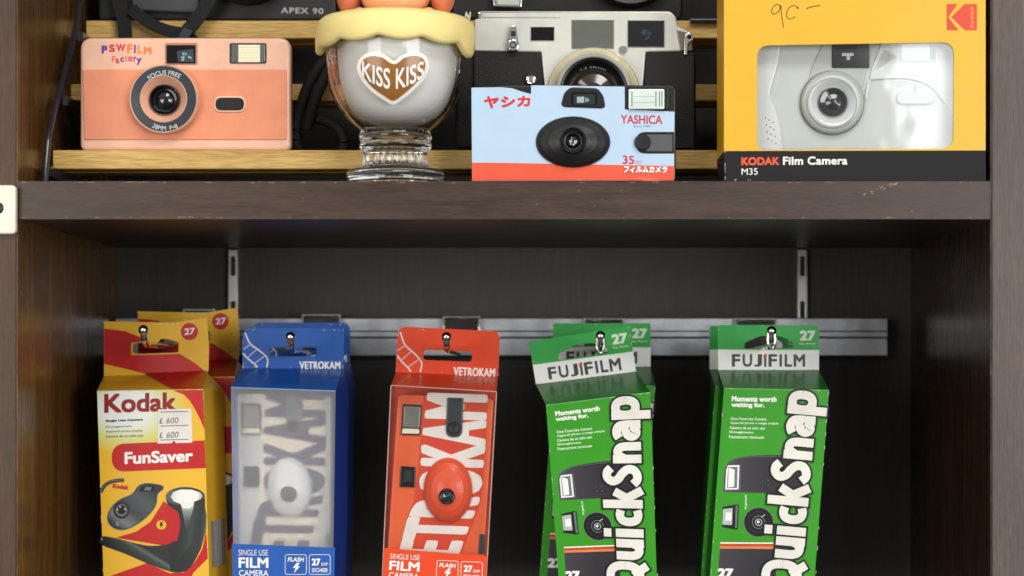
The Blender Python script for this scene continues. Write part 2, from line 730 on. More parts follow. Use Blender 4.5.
# ------------------------------------------------------------------ the shelf
XL, XR = -0.3000, 0.2411
ZT, ZU = 0.1078, 0.0867            # top and underside of the shelf board
W_H = wood('dark veneer lying', (1.6, 14, 16), '#33241a', '#483529', rough=0.36, bump=0.12)
W_V = wood('dark veneer upright', (16, 14, 1.4), '#41352e', '#5b4c43', rough=0.38, bump=0.12)
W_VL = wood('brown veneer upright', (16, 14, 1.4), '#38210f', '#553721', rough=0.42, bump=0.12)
W_S = wood('warm lit veneer inner side', (8, 9, 0.6), '#4a3015', '#755127', rough=0.24, contrast=(0.25, 0.75), spec=0.6)  # left inner face: warm reflected light is mixed into the veneer colour
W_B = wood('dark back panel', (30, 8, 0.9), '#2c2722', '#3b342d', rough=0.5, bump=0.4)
W_SR = wood('shaded veneer inner right side', (8, 9, 0.6), '#22170d', '#3f2b15', rough=0.26, contrast=(0.25, 0.75), spec=0.5)  # darker copy for the right inner face, its shade put into the colour
M_WEAR = pm('bare wood fibre', '#a5927a', 0.7, var=0.3)
shelf = thing('shelving_unit', 'dark brown wooden shelving unit that holds all the cameras and packs', 'shelves', (0, 0.14, -0.42))


def upright(x0, x1, inner, wood_):
    b = MB()
    b.box(x0, x1, 0, 0.285, -0.42, 0.43, wood_)
    o = b.build('upright', shelf, bevel=0.0007)
    lin_ = MB()
    xi = x1 if inner > 0 else x0
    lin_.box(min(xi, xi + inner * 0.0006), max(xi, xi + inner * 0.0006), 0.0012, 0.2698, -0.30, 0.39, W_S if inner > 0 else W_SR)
    lin_.build('side_veneer', o)
    return o


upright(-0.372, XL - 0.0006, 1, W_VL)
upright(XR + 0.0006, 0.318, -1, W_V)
b = MB()
b.box(XL + 0.0002, XR - 0.0002, 0.0015, 0.2695, ZU, ZT, W_H)
# chips and scuffs on the board's front edge


def scuff(px, py, l, h, a):
    n = 9
    pts = []
    for k in range(n):
        t = 2 * PI * k / n
        rr = random.uniform(0.5, 1.0)
        x, y = l * rr * math.cos(t), h * rr * math.sin(t)
        pts.append((px + x * math.cos(a) - y * math.sin(a), py + x * math.sin(a) + y * math.cos(a)))
    b.flat(pts, 0.0015, M_WEAR, 0.4)


for k in range(16):
    t = random.random()
    scuff(864 + 34 * t + random.uniform(-2, 2), 195 - 12 * t + random.uniform(-1.2, 1.2), random.uniform(0.6, 3.2), random.uniform(0.25, 0.7), -0.34 + random.uniform(-0.3, 0.3))
for k in range(55):
    px = random.choice((random.uniform(20, 988), random.uniform(20, 330)))
    top = random.random() < 0.45
    scuff(px, (182.3 if top else 217.4) + random.uniform(-0.3, 0.5), random.uniform(0.8, 6), random.uniform(0.15, 0.35), random.uniform(-0.03, 0.03))
for k in range(8):
    scuff(random.uniform(30, 980), random.uniform(186, 214), random.uniform(0.4, 1.4), random.uniform(0.2, 0.5), random.uniform(-1, 1))
b.build('shelf_board', shelf)
b = MB()
b.box(XL + 0.0002, XR - 0.0002, 0.0015, 0.2695, 0.3902, 0.411, W_H)
b.build('top_board', shelf, bevel=0.0007)
b = MB()
b.box(XL + 0.0002, XR - 0.0002, 0.0015, 0.2695, -0.321, -0.3002, W_H)
b.build('bottom_board', shelf, bevel=0.0007)
b = MB()
b.box(XL - 0.0004, XR + 0.0004, 0.27, 0.284, -0.32, 0.41, W_B)
b.build('back_panel', shelf)

# white price clip on the left upright
t = thing('price_clip', 'white plastic clip with a round black hole on the left upright', 'clip', P(-8, 234, -0.002))
b = MB()
b.prism(rrect(-34, 185, 15.5, 234, 5), -0.004, -0.0002, pm('cream plastic', '#ece7d8', 0.4, bump=0.1), bev=2.0)
b.build('plate', t)
b = MB()
b.lathe((-2.5, 208), [(6.2, -0.0042), (5.2, -0.0044), (4.6, -0.0042)], M_GLOSSBLACK, -0.004, n=24)
b.build('hole', t)

# ------------------------------------------------------------------ slatted display riser
W_P = wood('pale pine', (0.8, 12, 14), '#c4984a', '#dfbe74', rough=0.5, bump=0.15, contrast=(0.2, 0.8))
riser = thing('display_riser', 'three tier display riser of pale pine slats with black metal sides', 'riser', (0, 0.18, ZT))
T1, T2, T3 = 0.064, 0.110, 0.152
Z1, Z2, Z3 = (VY - 150) / sc(T1), (VY - 84) / sc(T2), (VY - 20.5) / sc(T3)
for (y0, y1, zt, th) in ((T1, T1 + 0.018, Z1, 0.0112), (T1 + 0.023, T1 + 0.041, Z1, 0.0112), (T2, T2 + 0.016, Z2, 0.0102), (T2 + 0.021, T2 + 0.037, Z2, 0.0102), (T3, T3 + 0.02, Z3, 0.0112), (T3 + 0.025, T3 + 0.045, Z3, 0.0112)):
    b = MB()
    b.box(-0.2955, 0.228, y0, y1, zt - th, zt, W_P)
    b.build('slat', riser, bevel=0.0008)
M_ROD = pm('black painted steel', '#2b2d33', 0.26, coat=0.5)
for X in (-0.2928, 0.2310):
    b = MB()
    b.tube([(X, 0.035, ZT + 0.0005), (X, 0.037, ZT + 0.012), (X, 0.042, 0.134)] + spline([(X, 0.043, 0.137), (X, 0.062, 0.158), (X, 0.109, 0.206), (X, 0.135, 0.236), (X, 0.2, 0.262)], 4) + [(X, 0.2, ZT + 0.001)], 0.0019, M_ROD)
    for zt, y0, y1 in ((Z1 - 0.0112, 0.042, T1 + 0.042), (Z2 - 0.0102, 0.085, T2 + 0.04), (Z3 - 0.0112, 0.125, 0.2)):
        b.box(X - 0.0015, X + 0.0015, y0, y1, zt - 0.006, zt - 0.0003, M_ROD)
    b.build('side_frame', riser)
b = MB()
b.tube([P(690, 20.5, T3 - 0.003), (0.226, T3 - 0.003, P(0, 20.5, T3 - 0.003).z)], 0.0019, M_ROD)
b.build('retaining_rod', riser)

# ------------------------------------------------------------------ peach compact camera
y = T1 + 0.003
M_PEACHL = pm('pale peach plastic', '#efbda3', 0.34, coat=0.3, bump=0.04, gain=0.95)
M_PEACH = pm('peach plastic', '#e8946f', 0.42, coat=0.15, bump=0.06, gain=0.95)
cam1 = thing('compact_camera', 'peach plastic compact film camera on the lowest pine slat', 'camera', P(185, 151, y + 0.015))
b = MB()
b.prism(rpoly([(80, 37.5), (290.5, 37.5), (290.5, 150.5), (80, 150.5)], [12, 12, 7, 7]), y, y + 0.008, M_PEACHL, bev=3.5)
b.prism(rpoly([(84, 40), (284, 40), (284, 149), (84, 149)], 10), y + 0.0075, y + 0.030, M_PEACHL, bev=1)
for k, (ch, col, x0, x1, yt, yb) in enumerate([('P', '#5b2f9e', 101.5, 107.5, 45.5, 53.6), ('S', '#c9424a', 109, 115, 44.4, 52.2), ('W', '#d8484f', 116, 125.5, 43.8, 51.6), ('F', '#e8823a', 127, 132.5, 44.2, 53.2),
                                              ('I', '#7a3ba0', 134, 135.8, 44.6, 53.2), ('L', '#e88a3c', 137.2, 142.6, 45.2, 53.6), ('M', '#e2813f', 143.6, 151.5, 46.8, 54.4)]):
    b.text(ch, [(x0, yb), (x1, yb), (x1, yt), (x0, yt)], y, pm('logo ' + ch, col, 0.4), 1, bold=0.06)
for k, (ch, col, x0, x1, yt, yb) in enumerate([('F', '#e06a55', 112, 115.5, 56, 62), ('a', '#cf3f52', 115.5, 119.5, 58.4, 63.4), ('c', '#5b4a9a', 120.2, 124, 57.2, 62), ('t', '#e07a4a', 124.8, 127.2, 55.6, 61.4),
                                              ('o', '#d9484f', 128, 132.4, 56.4, 61.4), ('r', '#6a3c9c', 133.4, 136, 56.8, 61.6), ('y', '#6a2f9e', 136.6, 141.6, 58, 65)]):
    b.text(ch, [(x0, yb), (x1, yb), (x1, yt), (x0, yt)], y, pm('logo small ' + ch, col, 0.4), 1, bold=0.04)
b.build('body', cam1)
b = MB()
b.prism(rpoly([(82.5, 69.5), (286.5, 69.5), (287, 139.8), (84, 139.8)], [1, 1, 2, 2]), y - 0.0007, y + 0.001, M_PEACH, bev=0.8)
b.prism([(287.6, 72), (289.3, 72), (289.3, 142), (287.8, 142)], y - 0.0004, y + 0.006, M_PEACHL, bev=0.5)
b.build('front_panel', cam1)
b = MB()
c = (165.6, 100.4)
b.lathe(c, [(34.5, y - 0.0005), (34.4, y - 0.006), (33.4, y - 0.0072), (32.6, y - 0.0068)], M_PEACHL, y, close=False)
b.lathe(c, [(23.6, y - 0.0070), (23.0, y - 0.0074), (22.4, y - 0.0070)], M_PEACHL, y, close=False)
b.lathe(c, [(22.4, y - 0.0070), (19, y - 0.0045), (14.8, y - 0.0015)], pm('pale cone', '#e9b095', 0.35, coat=0.2), y, close=False)
o = b.build('lens', cam1)
b = MB()
M_RING = pm('blue black ring', '#2a323b', 0.35, coat=0.3)
b.lathe(c, [(32.6, y - 0.0068), (23.6, y - 0.0070)], M_RING, y, close=False)


def arc(c, r0, r1, a0, a1):
    """text on an arc: u along from angle a0 to a1 (degrees, 90 = top), v from radius r0 to r1"""
    return lambda u, v: (c[0] + (r0 + v * (r1 - r0)) * math.cos(math.radians(a0 + u * (a1 - a0))), c[1] - (r0 + v * (r1 - r0)) * math.sin(math.radians(a0 + u * (a1 - a0))))


M_RTXT = pm('grey ring print', '#c4ccd0', 0.4)
b.text('FOCUS FREE', arc(c, 25.6, 30.2, 128, 58), y - 0.0072, M_RTXT, 1, bold=0.015)
b.text('28MM  F=8', arc(c, 30.2, 25.6, 243, 295), y - 0.0072, M_RTXT, 1, bold=0.015)
b.build('printed_ring', o)
b = MB()
b.lathe(c, [(14.8, y - 0.0015), (14.8, y - 0.0045), (13.4, y - 0.0050), (12.4, y - 0.0044), (11.6, y - 0.002), (9.6, y - 0.0018), (9.0, y - 0.0024)], M_GLOSSBLACK, y, close=False)
b.lathe(c, [(9.0, y - 0.0024), (7, y - 0.0032), (4, y - 0.0038), (1, y - 0.004)], M_LENS, y)
b.build('lens_glass', o)
b = MB()
b.prism(rrect(164.8, 42.8, 197.4, 64.6, 2), y - 0.0005, y + 0.002, pm('peach shade frame', '#b87a64', 0.4), bev=0.6)
b.prism(rrect(166.4, 45, 195.6, 63.4, 1.2), y - 0.0009, y + 0.002, M_GLOSSBLACK, bev=0.4)
b.flat([(177, 51), (193, 49), (194, 62), (178, 62)], y - 0.0009, pm('viewfinder glass', '#35434a', 0.08, coat=1), 1)
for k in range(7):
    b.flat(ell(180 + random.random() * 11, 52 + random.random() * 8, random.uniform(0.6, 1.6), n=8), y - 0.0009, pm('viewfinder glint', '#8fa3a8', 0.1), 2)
b.build('viewfinder', cam1)
b = MB()
b.prism(rrect(229.6, 43, 266.4, 63.4, 2), y - 0.0006, y + 0.002, M_DARKGREY, bev=0.6)
b.prism(rrect(231.6, 44.2, 265, 62.6, 1), y - 0.0011, y + 0.002, pm('mirror grey', '#8d8d88', 0.15, metal=0.8), bev=0.3)
b.prism(rrect(238.2, 44.8, 260, 62.2, 0.5), y - 0.0016, y + 0.002, M_FLASH, bev=0.5)
for k in range(6):
    b.flat([(238.6, 47.2 + k * 2.5), (259.6, 47.2 + k * 2.5), (259.6, 47.7 + k * 2.5), (238.6, 47.7 + k * 2.5)], y - 0.0016, pm('flash rib', '#d9c88f', 0.3), 1)
b.build('flash', cam1)
b = MB()
b.prism(rrect(213.4, 95.6, 246, 112.4, 8.3), y - 0.0016, y + 0.001, M_PEACHL, bev=1.2)
b.prism(rrect(215.4, 97.6, 244, 110.4, 6.3), y - 0.0019, y + 0.001, M_BLACK, bev=0.4)
b.build('sensor_window', cam1)

# ------------------------------------------------------------------ black camera on the top tier, left
y = T3 + 0.003
M_APEX = pm('charcoal camera shell', '#1b1d1f', 0.42, coat=0.1, bump=0.08)
apex = thing('compact_camera', 'black compact camera with straps on the top slat behind the peach camera', 'camera', P(218, 20.5, y + 0.02, T3))
b = MB()
b.prism(rpoly([(98, -72), (334, -72), (337, 20.3), (98, 20.3)], [14, 14, 5, 5]), y, y + 0.040, M_APEX, bev=3)
b.text('APEX 90', [(281, 13.2), (323.5, 14.2), (323.5, 8.2), (281, 7.2)], y, pm('silver print', '#a9aaa5', 0.35), 1, bold=0.025, sp=1.15)
b.build('body', apex)
b = MB()
b.prism(rpoly([(130, -60), (196, -60), (199, 13), (132, 10)], 6), y - 0.005, y + 0.001, pm('slate grip', '#44494c', 0.5, bump=0.2), bev=2)
b.build('grip', apex)
b = MB()
b.lathe((248, -40), [(46, y), (45, y - 0.014), (40, y - 0.017), (30, y - 0.012), (29, y - 0.009)], M_BLACK, y)
b.lathe((248, -40), [(28, y - 0.0095), (16, y - 0.013), (2, y - 0.0145)], M_LENS, y)
b.build('lens', apex)
strap_t = thing('camera_strap', 'black webbing strap with a buckle hanging in front of the top slat', 'strap', P(150, 40, 0.2))
M_WEB = pm('black webbing', '#141415', 0.7, bump=0.8, bscale=1500)
b = MB()
def p3(l, yy):
    return [tuple(P(a, c_, yy)) for a, c_ in l]
b.strap(spline(p3([(113, -40), (119, 0), (124, 20), (125, 45), (120, 80)], T3 - 0.006), 6), 0.0085, 0.0016, M_WEB)
b.strap(spline(p3([(131, 8), (146, 21), (165, 30), (186, 35), (196, 44)], T3 - 0.009), 6), 0.0075, 0.0016, M_WEB)
b.strap(spline(p3([(222, -30), (208, 2), (193, 24), (176, 44), (168, 60)], T3 - 0.012), 6), 0.0085, 0.0016, M_WEB)
b.build('webbing', strap_t)
b = MB()
b.prism(rpoly([(183, 27), (193, 31), (186, 42), (177, 38)], 2), T3 - 0.0165, T3 - 0.0135, pm('buckle plastic', '#26303a', 0.35), bev=0.7)
b.build('buckle', strap_t)
b = MB()
b.tube(spline(p3([(333, 55), (322, 64), (311, 80), (303, 100), (297, 122), (296, 142), (300, 150)], 0.100), 6), 0.0034, M_WEB)
b.tube(spline(p3([(338, 60), (328, 72), (319, 90), (311, 112), (306, 130)], 0.097), 6), 0.0034, M_WEB)
b.tube(spline(p3([(290, 124), (304, 119), (322, 120), (338, 128), (345, 142), (342, 151)], 0.102), 6), 0.0032, M_WEB)
tag(b.build('strap_cord', None), 'looped black cord lying between the peach camera and the glass cup', 'cord')

# ------------------------------------------------------------------ black camera on the top tier, right
y = T3 + 0.003
cam2 = thing('film_camera', 'black film camera on the top slat behind the silver rangefinder camera', 'camera', P(580, 20.5, y + 0.02, T3))
b = MB()
b.prism(rpoly([(452, -95), (680, -95), (683, 20.3), (452, 20.3)], 6), y, y + 0.042, M_BLACK, bev=3)
b.text('N', [(464.6, 20), (470, 20), (471, 12), (465.6, 12)], y, pm('ivory print', '#d8d8b8', 0.4), 1, bold=0.05)
b.build('body', cam2)
b = MB()
b.prism(rpoly([(491, -20), (524, -20), (522, 7.6), (493, 6.4)], 2), y - 0.008, y + 0.001, M_CHROME, bev=1.5)
b.prism(rpoly([(496, -20), (520, -20), (519, 5.4), (497, 4.6)], 1), y - 0.0085, y + 0.001, pm('pale glass', '#c7d6c6', 0.1, coat=1), bev=0.6)
b.build('flash', cam2)
b = MB()
c = (630, -36)
b.lathe(c, [(45, y), (44.5, y - 0.012), (43, y - 0.0135), (38, y - 0.0128)], M_BLACK, y, close=False)
b.lathe(c, [(38, y - 0.0128), (37.4, y - 0.0132), (36.2, y - 0.0126)], pm('gold ring', '#b98d43', 0.25, metal=1), y, close=False)
b.lathe(c, [(36.2, y - 0.0126), (26, y - 0.004), (10, y - 0.008), (1, y - 0.009)], M_LENS, y)
b.build('lens', cam2)

# ------------------------------------------------------------------ silver rangefinder camera
y = 0.074
M_SILVER = pm('satin chrome', '#cccdc5', 0.40, metal=0.35, bump=0.1, bscale=2500)
M_SILVERD = pm('satin chrome rim', '#a9a69c', 0.32, metal=0.8)
M_LEATHER = pm('black leatherette', '#120f0e', 0.62, bump=0.8, bscale=1100, var=0.2)
rf = thing('rangefinder_camera', 'silver and black leather rangefinder camera behind the blue carton camera', 'camera', P(583, 150.5, y + 0.015))
b = MB()
b.prism(rpoly([(455, 40), (693, 40), (696, 60), (696, 149), (455, 149)], [6, 8, 10, 8, 8]), y + 0.002, y + 0.034, M_LEATHER, bev=4)
b.build('body', rf)
b = MB()
b.prism(rpoly([(474, 19), (480, 18.4), (480, 11), (671, 11), (676, 17), (678, 27), (684, 29), (692, 33), (693, 51), (646, 52), (641, 110), (547, 110), (541, 52), (474, 51)],
              [3, 0, 1, 4, 2, 3, 2, 4, 3, 1, 0, 0, 1, 3]), y, y + 0.031, M_SILVER, bev=1.6)
b.prism([(482, 12.5), (560, 12.5), (560, 17.6), (482, 17.6)], y - 0.0006, y + 0.001, M_SILVER, bev=0.8)
b.prism(rpoly([(676, 29), (692, 33), (693, 51), (680, 51)], 2), y - 0.0003, y + 0.002, pm('warm chrome', '#7d7266', 0.3, metal=0.8), bev=1)
b.build('top_plate', rf)
for pl in ([(474, 52), (541.5, 52), (546, 148), (474, 148)], [(646, 52), (694, 52), (694, 148), (641, 148)]):
    b = MB()
    b.prism(rpoly(pl, 1), y - 0.0006, y + 0.003, M_LEATHER, bev=0.6)
    b.build('leather_panel', rf)
b = MB()
b.prism(rrect(477, 11.6, 501, 20, 1.5), y + 0.004, y + 0.018, M_CHROME, bev=1.5)
b.build('rewind_dial', rf)
M_MIDW = pm('grey window', '#5d6058', 0.25, coat=0.6)
for (x0, y0, x1, y1, mt) in ((531, 27, 554, 40.2, M_GLOSSBLACK), (572, 20, 613.6, 48, M_MIDW), (628, 20.4, 664, 46.6, M_LENS)):
    b = MB()
    b.prism(rrect(x0 - 0.8, y0 - 0.8, x1 + 0.8, y1 + 0.8, 0.8), y - 0.0005, y + 0.002, M_SILVERD, bev=0.4)
    b.prism(rrect(x0, y0, x1, y1, 0.5), y - 0.0008, y + 0.002, mt, bev=0.3)
    if x0 > 600:
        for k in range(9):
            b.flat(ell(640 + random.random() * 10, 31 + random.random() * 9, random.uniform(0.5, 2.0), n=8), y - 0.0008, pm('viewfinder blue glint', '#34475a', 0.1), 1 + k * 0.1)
    b.build('window', rf)
b = MB()
c = (593.2, 95.6)
b.lathe(c, [(47, y), (46.6, y - 0.006), (45.4, y - 0.0075), (44.6, y - 0.007)], M_SILVER, y, 72, close=False)
b.lathe(c, [(44.6, y - 0.007), (39.6, y - 0.012)], pm('champagne ring', '#e2d7b0', 0.32, metal=0.2), y, 72, close=False)
b.lathe(c, [(39.6, y - 0.012), (38.6, y - 0.0135), (37, y - 0.018), (35.2, y - 0.0192), (33.8, y - 0.0186)], M_SILVER, y, 72, close=False)
o = b.build('lens', rf)
b = MB()
b.lathe(c, [(33.8, y - 0.0186), (31, y - 0.018), (24.5, y - 0.014), (22.5, y - 0.0135)], M_BLACK, y, 64, close=False)
b.text('1:2 50mm', arc(c, 27.4, 29.6, 116, 64), y - 0.0172, pm('dim ring print', '#70777b', 0.4), 1)
b.build('lens_rim', o)
b = MB()
b.lathe(c, [(22.5, y - 0.0135), (18, y - 0.0155), (9, y - 0.0175), (1, y - 0.018)], pm('amber coated glass', '#2c2017', 0.06, coat=1), y, 48)
b.build('lens_glass', o)
b = MB()
b.prism(rpoly(ell(513, 45, 6.2, 6.4), 0), y - 0.005, y + 0.001, M_CHROME, bev=1.5)
b.prism(rpoly([(510, 25), (516, 25), (518.4, 43), (507.6, 43)], 3), y - 0.004, y + 0.001, M_CHROME, bev=1.2)
b.flat(ell(513, 45, 3.2), y - 0.005, M_DARKGREY, 1)
b.flat(ell(513, 45, 2.2), y - 0.005, M_CHROME, 2)
b.flat(rrect(510.8, 31, 515.6, 36.4, 1), y - 0.004, M_DARKGREY, 1)
b.build('frame_lever', rf)
b = MB()
b.lathe((531, 80.6), [(5.4, y), (5.2, y - 0.005), (4.4, y - 0.006), (3, y - 0.0057), (2.4, y - 0.0063)], M_CHROME, y, 24)
b.build('release_knob', rf)
b = MB()
b.lathe((623, 50), [(4.2, y), (4, y - 0.0015), (3.4, y - 0.002)], M_CHROME, y, 24)
b.build('screw', rf)
b = MB()
b.prism(rpoly([(684, 55), (684, 36), (688, 32), (693, 34), (693.5, 40), (688, 43), (687.5, 55)], 2), y - 0.003, y, M_CHROME, bev=0.8)
b.flat(ell(689.4, 37, 2.2, n=16), y - 0.003, M_GLOSSBLACK, 1)
b.build('strap_lug', rf)

# ------------------------------------------------------------------ glass cup candle
CY = 0.034
kk = 1 / sc(CY)
CX = (395.5 - VX) * kk


def zc(py):      # height of a row of the picture grid at the cup's axis
    return (VY - py) * kk


dz = ZT + 0.0003 - zc(183.5)
def zz(py):
    return zc(py) + dz * max(0.0, min(1.0, (py - 130) / 53.5))


GL = glass('clear glass', (0.98, 0.99, 0.98, 1))
THIN = film('bowl glass', -0.02, 2.6, tint=(0.985, 0.985, 0.98, 1), bump=0.0, rough=0.02)
cup = thing('candle_cup', 'clear glass footed cup candle with a brown heart sticker', 'candle', (CX, CY, ZT))
outer = [(r_ * kk, zz(py)) for r_, py in ((48, 183.5), (49.5, 181.5), (49.8, 176), (48.6, 171), (45, 168.6), (36, 167.2), (33, 165.5), (31.6, 163), (31.4, 152), (32.6, 150.5), (34.5, 149.4), (36.2, 147.4), (36.4, 144), (34.8, 142.2),
                                          (35.6, 140.6), (36.6, 138.6), (36.4, 135), (34.8, 132.6), (36.5, 130), (42, 126), (49, 120), (55.5, 112), (60.5, 103), (64.8, 92), (67.6, 80), (69.4, 66), (70.2, 52), (70.4, 38))]
inner = [(r_ * kk, zz(py)) for r_, py in ((66.6, 38), (66.4, 52), (65.4, 66), (63.2, 80), (60, 92), (55.6, 103), (49.8, 112), (42, 119), (30, 124.5), (15, 127), (0.4, 127.6))]
b = MB()

foot = outer[:18]
st = foot[:8] + [(31.5 * kk, zz(pp)) for pp in (160.5, 157.5, 154.5)] + foot[8:] + [(33.5 * kk, zz(129.6))]
b.turn(CX, CY, st, GL, 104, rad=lambda t, j: 1 + (0.10 * (abs(math.cos(13 * t)) - 0.6) if 7 <= j <= 11 else 0))
b.build('glass_foot', cup, recalc=True, sharp=60)
b = MB()
b.turn(CX, CY, outer[17:], THIN, 96, cap0=False, cap1=False)
b.turn(CX, CY, inner[:-1], THIN, 96, cap0=False, cap1=False)
b.build('glass_bowl', cup, sharp=0)


def bowl_r(z):
    pr = outer[17:]
    for (r0, z0), (r1, z1) in zip(pr, pr[1:]):
        if z0 <= z <= z1:
            return r0 + (r1 - r0) * (z - z0) / (z1 - z0)
    return pr[-1][0]


b = MB()
wax = [(0.4, 127.2), (14, 126.4), (28, 123.6), (39.5, 118), (47, 111), (52.6, 102), (56.6, 91.4), (59.6, 80), (61.4, 66), (62, 54), (61, 46), (40, 45), (0.4, 45)]
b.turn(CX + 0.0012, CY - 0.0006, [(r_ * 0.965 * kk, zz(py)) for r_, py in wax], pm('white wax', '#fdfbf5', 0.45, sss=0.1, var=0.01, gain=1.0), 64)
b.build('wax', cup, recalc=True)


def on_bowl(px, py, off):
    yy = CY - 0.036
    for _ in range(6):
        x, z = (px - VX) / sc(yy) - CX, (VY - py) / sc(yy)
        r_ = bowl_r(z) + 0.00025 + off
        x = max(-r_ * 0.99, min(r_ * 0.99, x))
        yy = CY - math.sqrt(r_ * r_ - x * x)
    return Vector((CX + x, yy, z))


HEART = [(394, 60.5), (384, 54.4), (371, 52.4), (360.5, 57.5), (357, 68), (361.5, 80), (371, 91), (383, 99.5), (393, 104.5), (404, 98.5), (416, 88), (425.5, 77), (429, 65), (425, 55.5), (414, 52), (402, 55)]


def curved_fill(bm_, poly, c, off, mat):
    n = len(poly)
    rings = 7
    vs, fs = [on_bowl(c[0], c[1], off)], []
    for k in range(1, rings + 1):
        s_ = k / rings
        vs += [on_bowl(c[0] + (p[0] - c[0]) * s_, c[1] + (p[1] - c[1]) * s_, off) for p in poly]
    for i in range(n):
        fs.append((0, 1 + i, 1 + (i + 1) % n))
        for k in range(rings - 1):
            a = 1 + k * n
            fs.append((a + i, a + n + i, a + n + (i + 1) % n, a + (i + 1) % n))
    bm_.raw(vs, fs, mat)


b = MB()
curved_fill(b, spline(HEART, 5, True), (393, 77), 0.0, pm('white vinyl', '#f2efe4', 0.3, coat=0.4))
curved_fill(b, inset(spline(HEART, 5, True), 3.6), (393, 76), 0.0002, pm('brown vinyl', '#96622a', 0.35, coat=0.4))


def wave(u, v):
    x = 362 + u * 62
    top = 60.5 + 8.0 * math.sin(u * PI)
    bot = 77 + 12.5 * math.sin(u * PI)
    return (x, bot + v * (top - bot))


b.text('KISS KISS', wave, 0, M_WHITE, 9, bold=0.016, fit3d=on_bowl)
b.build('heart_sticker', cup)

M_LID = pm('cream silicone', '#f5e196', 0.5, sss=0.12, var=0.03, bump=0.03)
b = MB()


def drip(t, j):
    f = 1.5 - 4.6 * abs(math.sin(5.5 * (t - 4.57))) + 0.8 * math.sin(3 * t + 0.4)
    f += -9.0 * math.exp(-((t - 6.05) / 0.26) ** 2) - 5.0 * math.exp(-((t - 3.30) / 0.24) ** 2)
    return f * kk * (1.0 if j in (0, 1, 2, 3, 4) else (0.6 if j == 5 else 0))


lidp = [(71.6, 42), (71.8, 46.6), (74, 48.8), (78, 48.2), (79.6, 45.4), (80, 39), (79.8, 31), (78, 25), (73, 20.6), (64, 18), (50, 16.8), (25, 16.2), (0.4, 16)]
b.turn(CX, CY, [(r_ * kk, zc(py)) for r_, py in lidp] , M_LID, 120, zoff=drip, cap0=False)
b.turn(CX, CY, [(71.6 * kk, zc(46)), (71.2 * kk, zc(38)), (60 * kk, zc(33.5)), (0.4 * kk, zc(33))], M_LID, 120, zoff=lambda t, j: drip(t, 0) if j == 0 else 0, cap0=False)
lid = b.build('cup_lid', None, recalc=True, sharp=70)
tag(lid, 'cream yellow lid with a dripping edge on the glass cup', 'lid')

M_ORG = pm('orange vinyl toy', '#f3ab7e', 0.45, coat=0.3, sss=0.1, var=0.05)
M_ORGD = pm('deep orange vinyl', '#cf7350', 0.45, coat=0.2)
toy = thing('toy_figure', 'orange toy animal with hanging ears and a red tongue on the cup lid', 'toy', (CX, CY, zc(16)))
zt = zc(16)
b = MB()
b.ball((CX, CY, zt + 0.0150), 0.0212, 0.019, 0.0172, M_ORG)
b.ball((CX, CY - 0.006, zt + 0.0075), 0.0185, 0.0135, 0.0085, M_ORG)
b.build('head', toy)
for s_ in (-1, 1):
    b = MB()
    b.ball((CX + s_ * 0.0268, CY + 0.001, zt + 0.0152), 0.0076, 0.009, 0.0150, M_ORGD)
    b.build('ear', toy)
    b = MB()
    b.ball((CX + s_ * 0.0195, CY - 0.010, zt + 0.0012), 0.0032, 0.0032, 0.002, M_ORG)
    b.build('paw', toy)
    b = MB()
    b.ball((CX + s_ * 0.0072, CY - 0.0165, zt + 0.026), 0.0018, 0.0016, 0.0024, M_GLOSSBLACK)
    b.build('eye', toy)
b = MB()
b.ball((CX - 0.0040, CY - 0.0182, zt + 0.0118), 0.0030, 0.002, 0.0052, pm('red vinyl', '#d8402c', 0.35, coat=0.4))
b.build('tongue', toy)

# ------------------------------------------------------------------ blue and red carton camera
y = 0.020
M_SKY = pm('sky blue card', '#b9d3ec', 0.42, coat=0.25, var=0.03, gain=0.95)
M_VERM = pm('vermilion card', '#e4583a', 0.42, coat=0.25, var=0.05)
M_CRIM = pm('crimson print', '#c8323c', 0.4)
yc = thing('carton_camera', 'pale blue and red carton single use camera on the shelf board', 'camera', P(573, 181, y + 0.015))
b = MB()
b.prism(rpoly([(473, 88), (505, 85), (626, 85), (676, 85), (676, 180.6), (473, 180.6)], [3, 2, 2, 6, 3, 3]), y + 0.001, y + 0.031, M_BLACK, bev=2)
b.build('body', yc)
b = MB()
card = [(471.4, 87.6), (500, 87.2), (512, 88.2), (522, 91.6), (531, 94), (531, 85.2), (624.8, 86.6), (624.8, 109.4), (674.6, 111.6), (674, 180.6), (472, 181)]
b.prism(card, y - 0.0008, y + 0.0005, M_SKY, side=M_SKY, bev=0.4)
red = [(472, 162.6), (500, 162.8), (674.4, 166), (674, 180.5), (472, 180.8)]
b.flat(red, y - 0.0008, M_VERM, 1)
b.text('ヤシカ', [(484, 108.6), (530.4, 106.6), (530.4, 95.6), (484, 96.2)], y - 0.0008, pm('red kana', '#cf2f3a', 0.4), 2, bold=(0.035, 0.06))
b.text('YASHICA', [(620.8, 123.6), (662.4, 124.2), (662.4, 115.4), (620.8, 114.8)], y - 0.0008, M_CRIM, 2, bold=0.02)
b.text('Since 1949', [(633.5, 127.3), (650, 127.5), (650, 125.2), (633.5, 125)], y - 0.0008, pm('mauve print', '#8a6f8a', 0.4), 2)
b.text('35', [(622.6, 164), (634.2, 164.4), (634.2, 155.8), (622.6, 155.4)], y - 0.0008, M_CRIM, 2, bold=0.02)
b.text('mm', [(635.2, 164.4), (641.6, 164.6), (641.6, 160.6), (635.2, 160.4)], y - 0.0008, pm('pale mauve print', '#b59ab8', 0.4), 2)
KQ = [(624, 173), (667.4, 173.4), (667.4, 166), (624, 165.6)]
b.text('フィルムカメラ', KQ, y - 0.0008, M_CRIM, 2, bold=0.05, grow=0.10, shear=0.15)
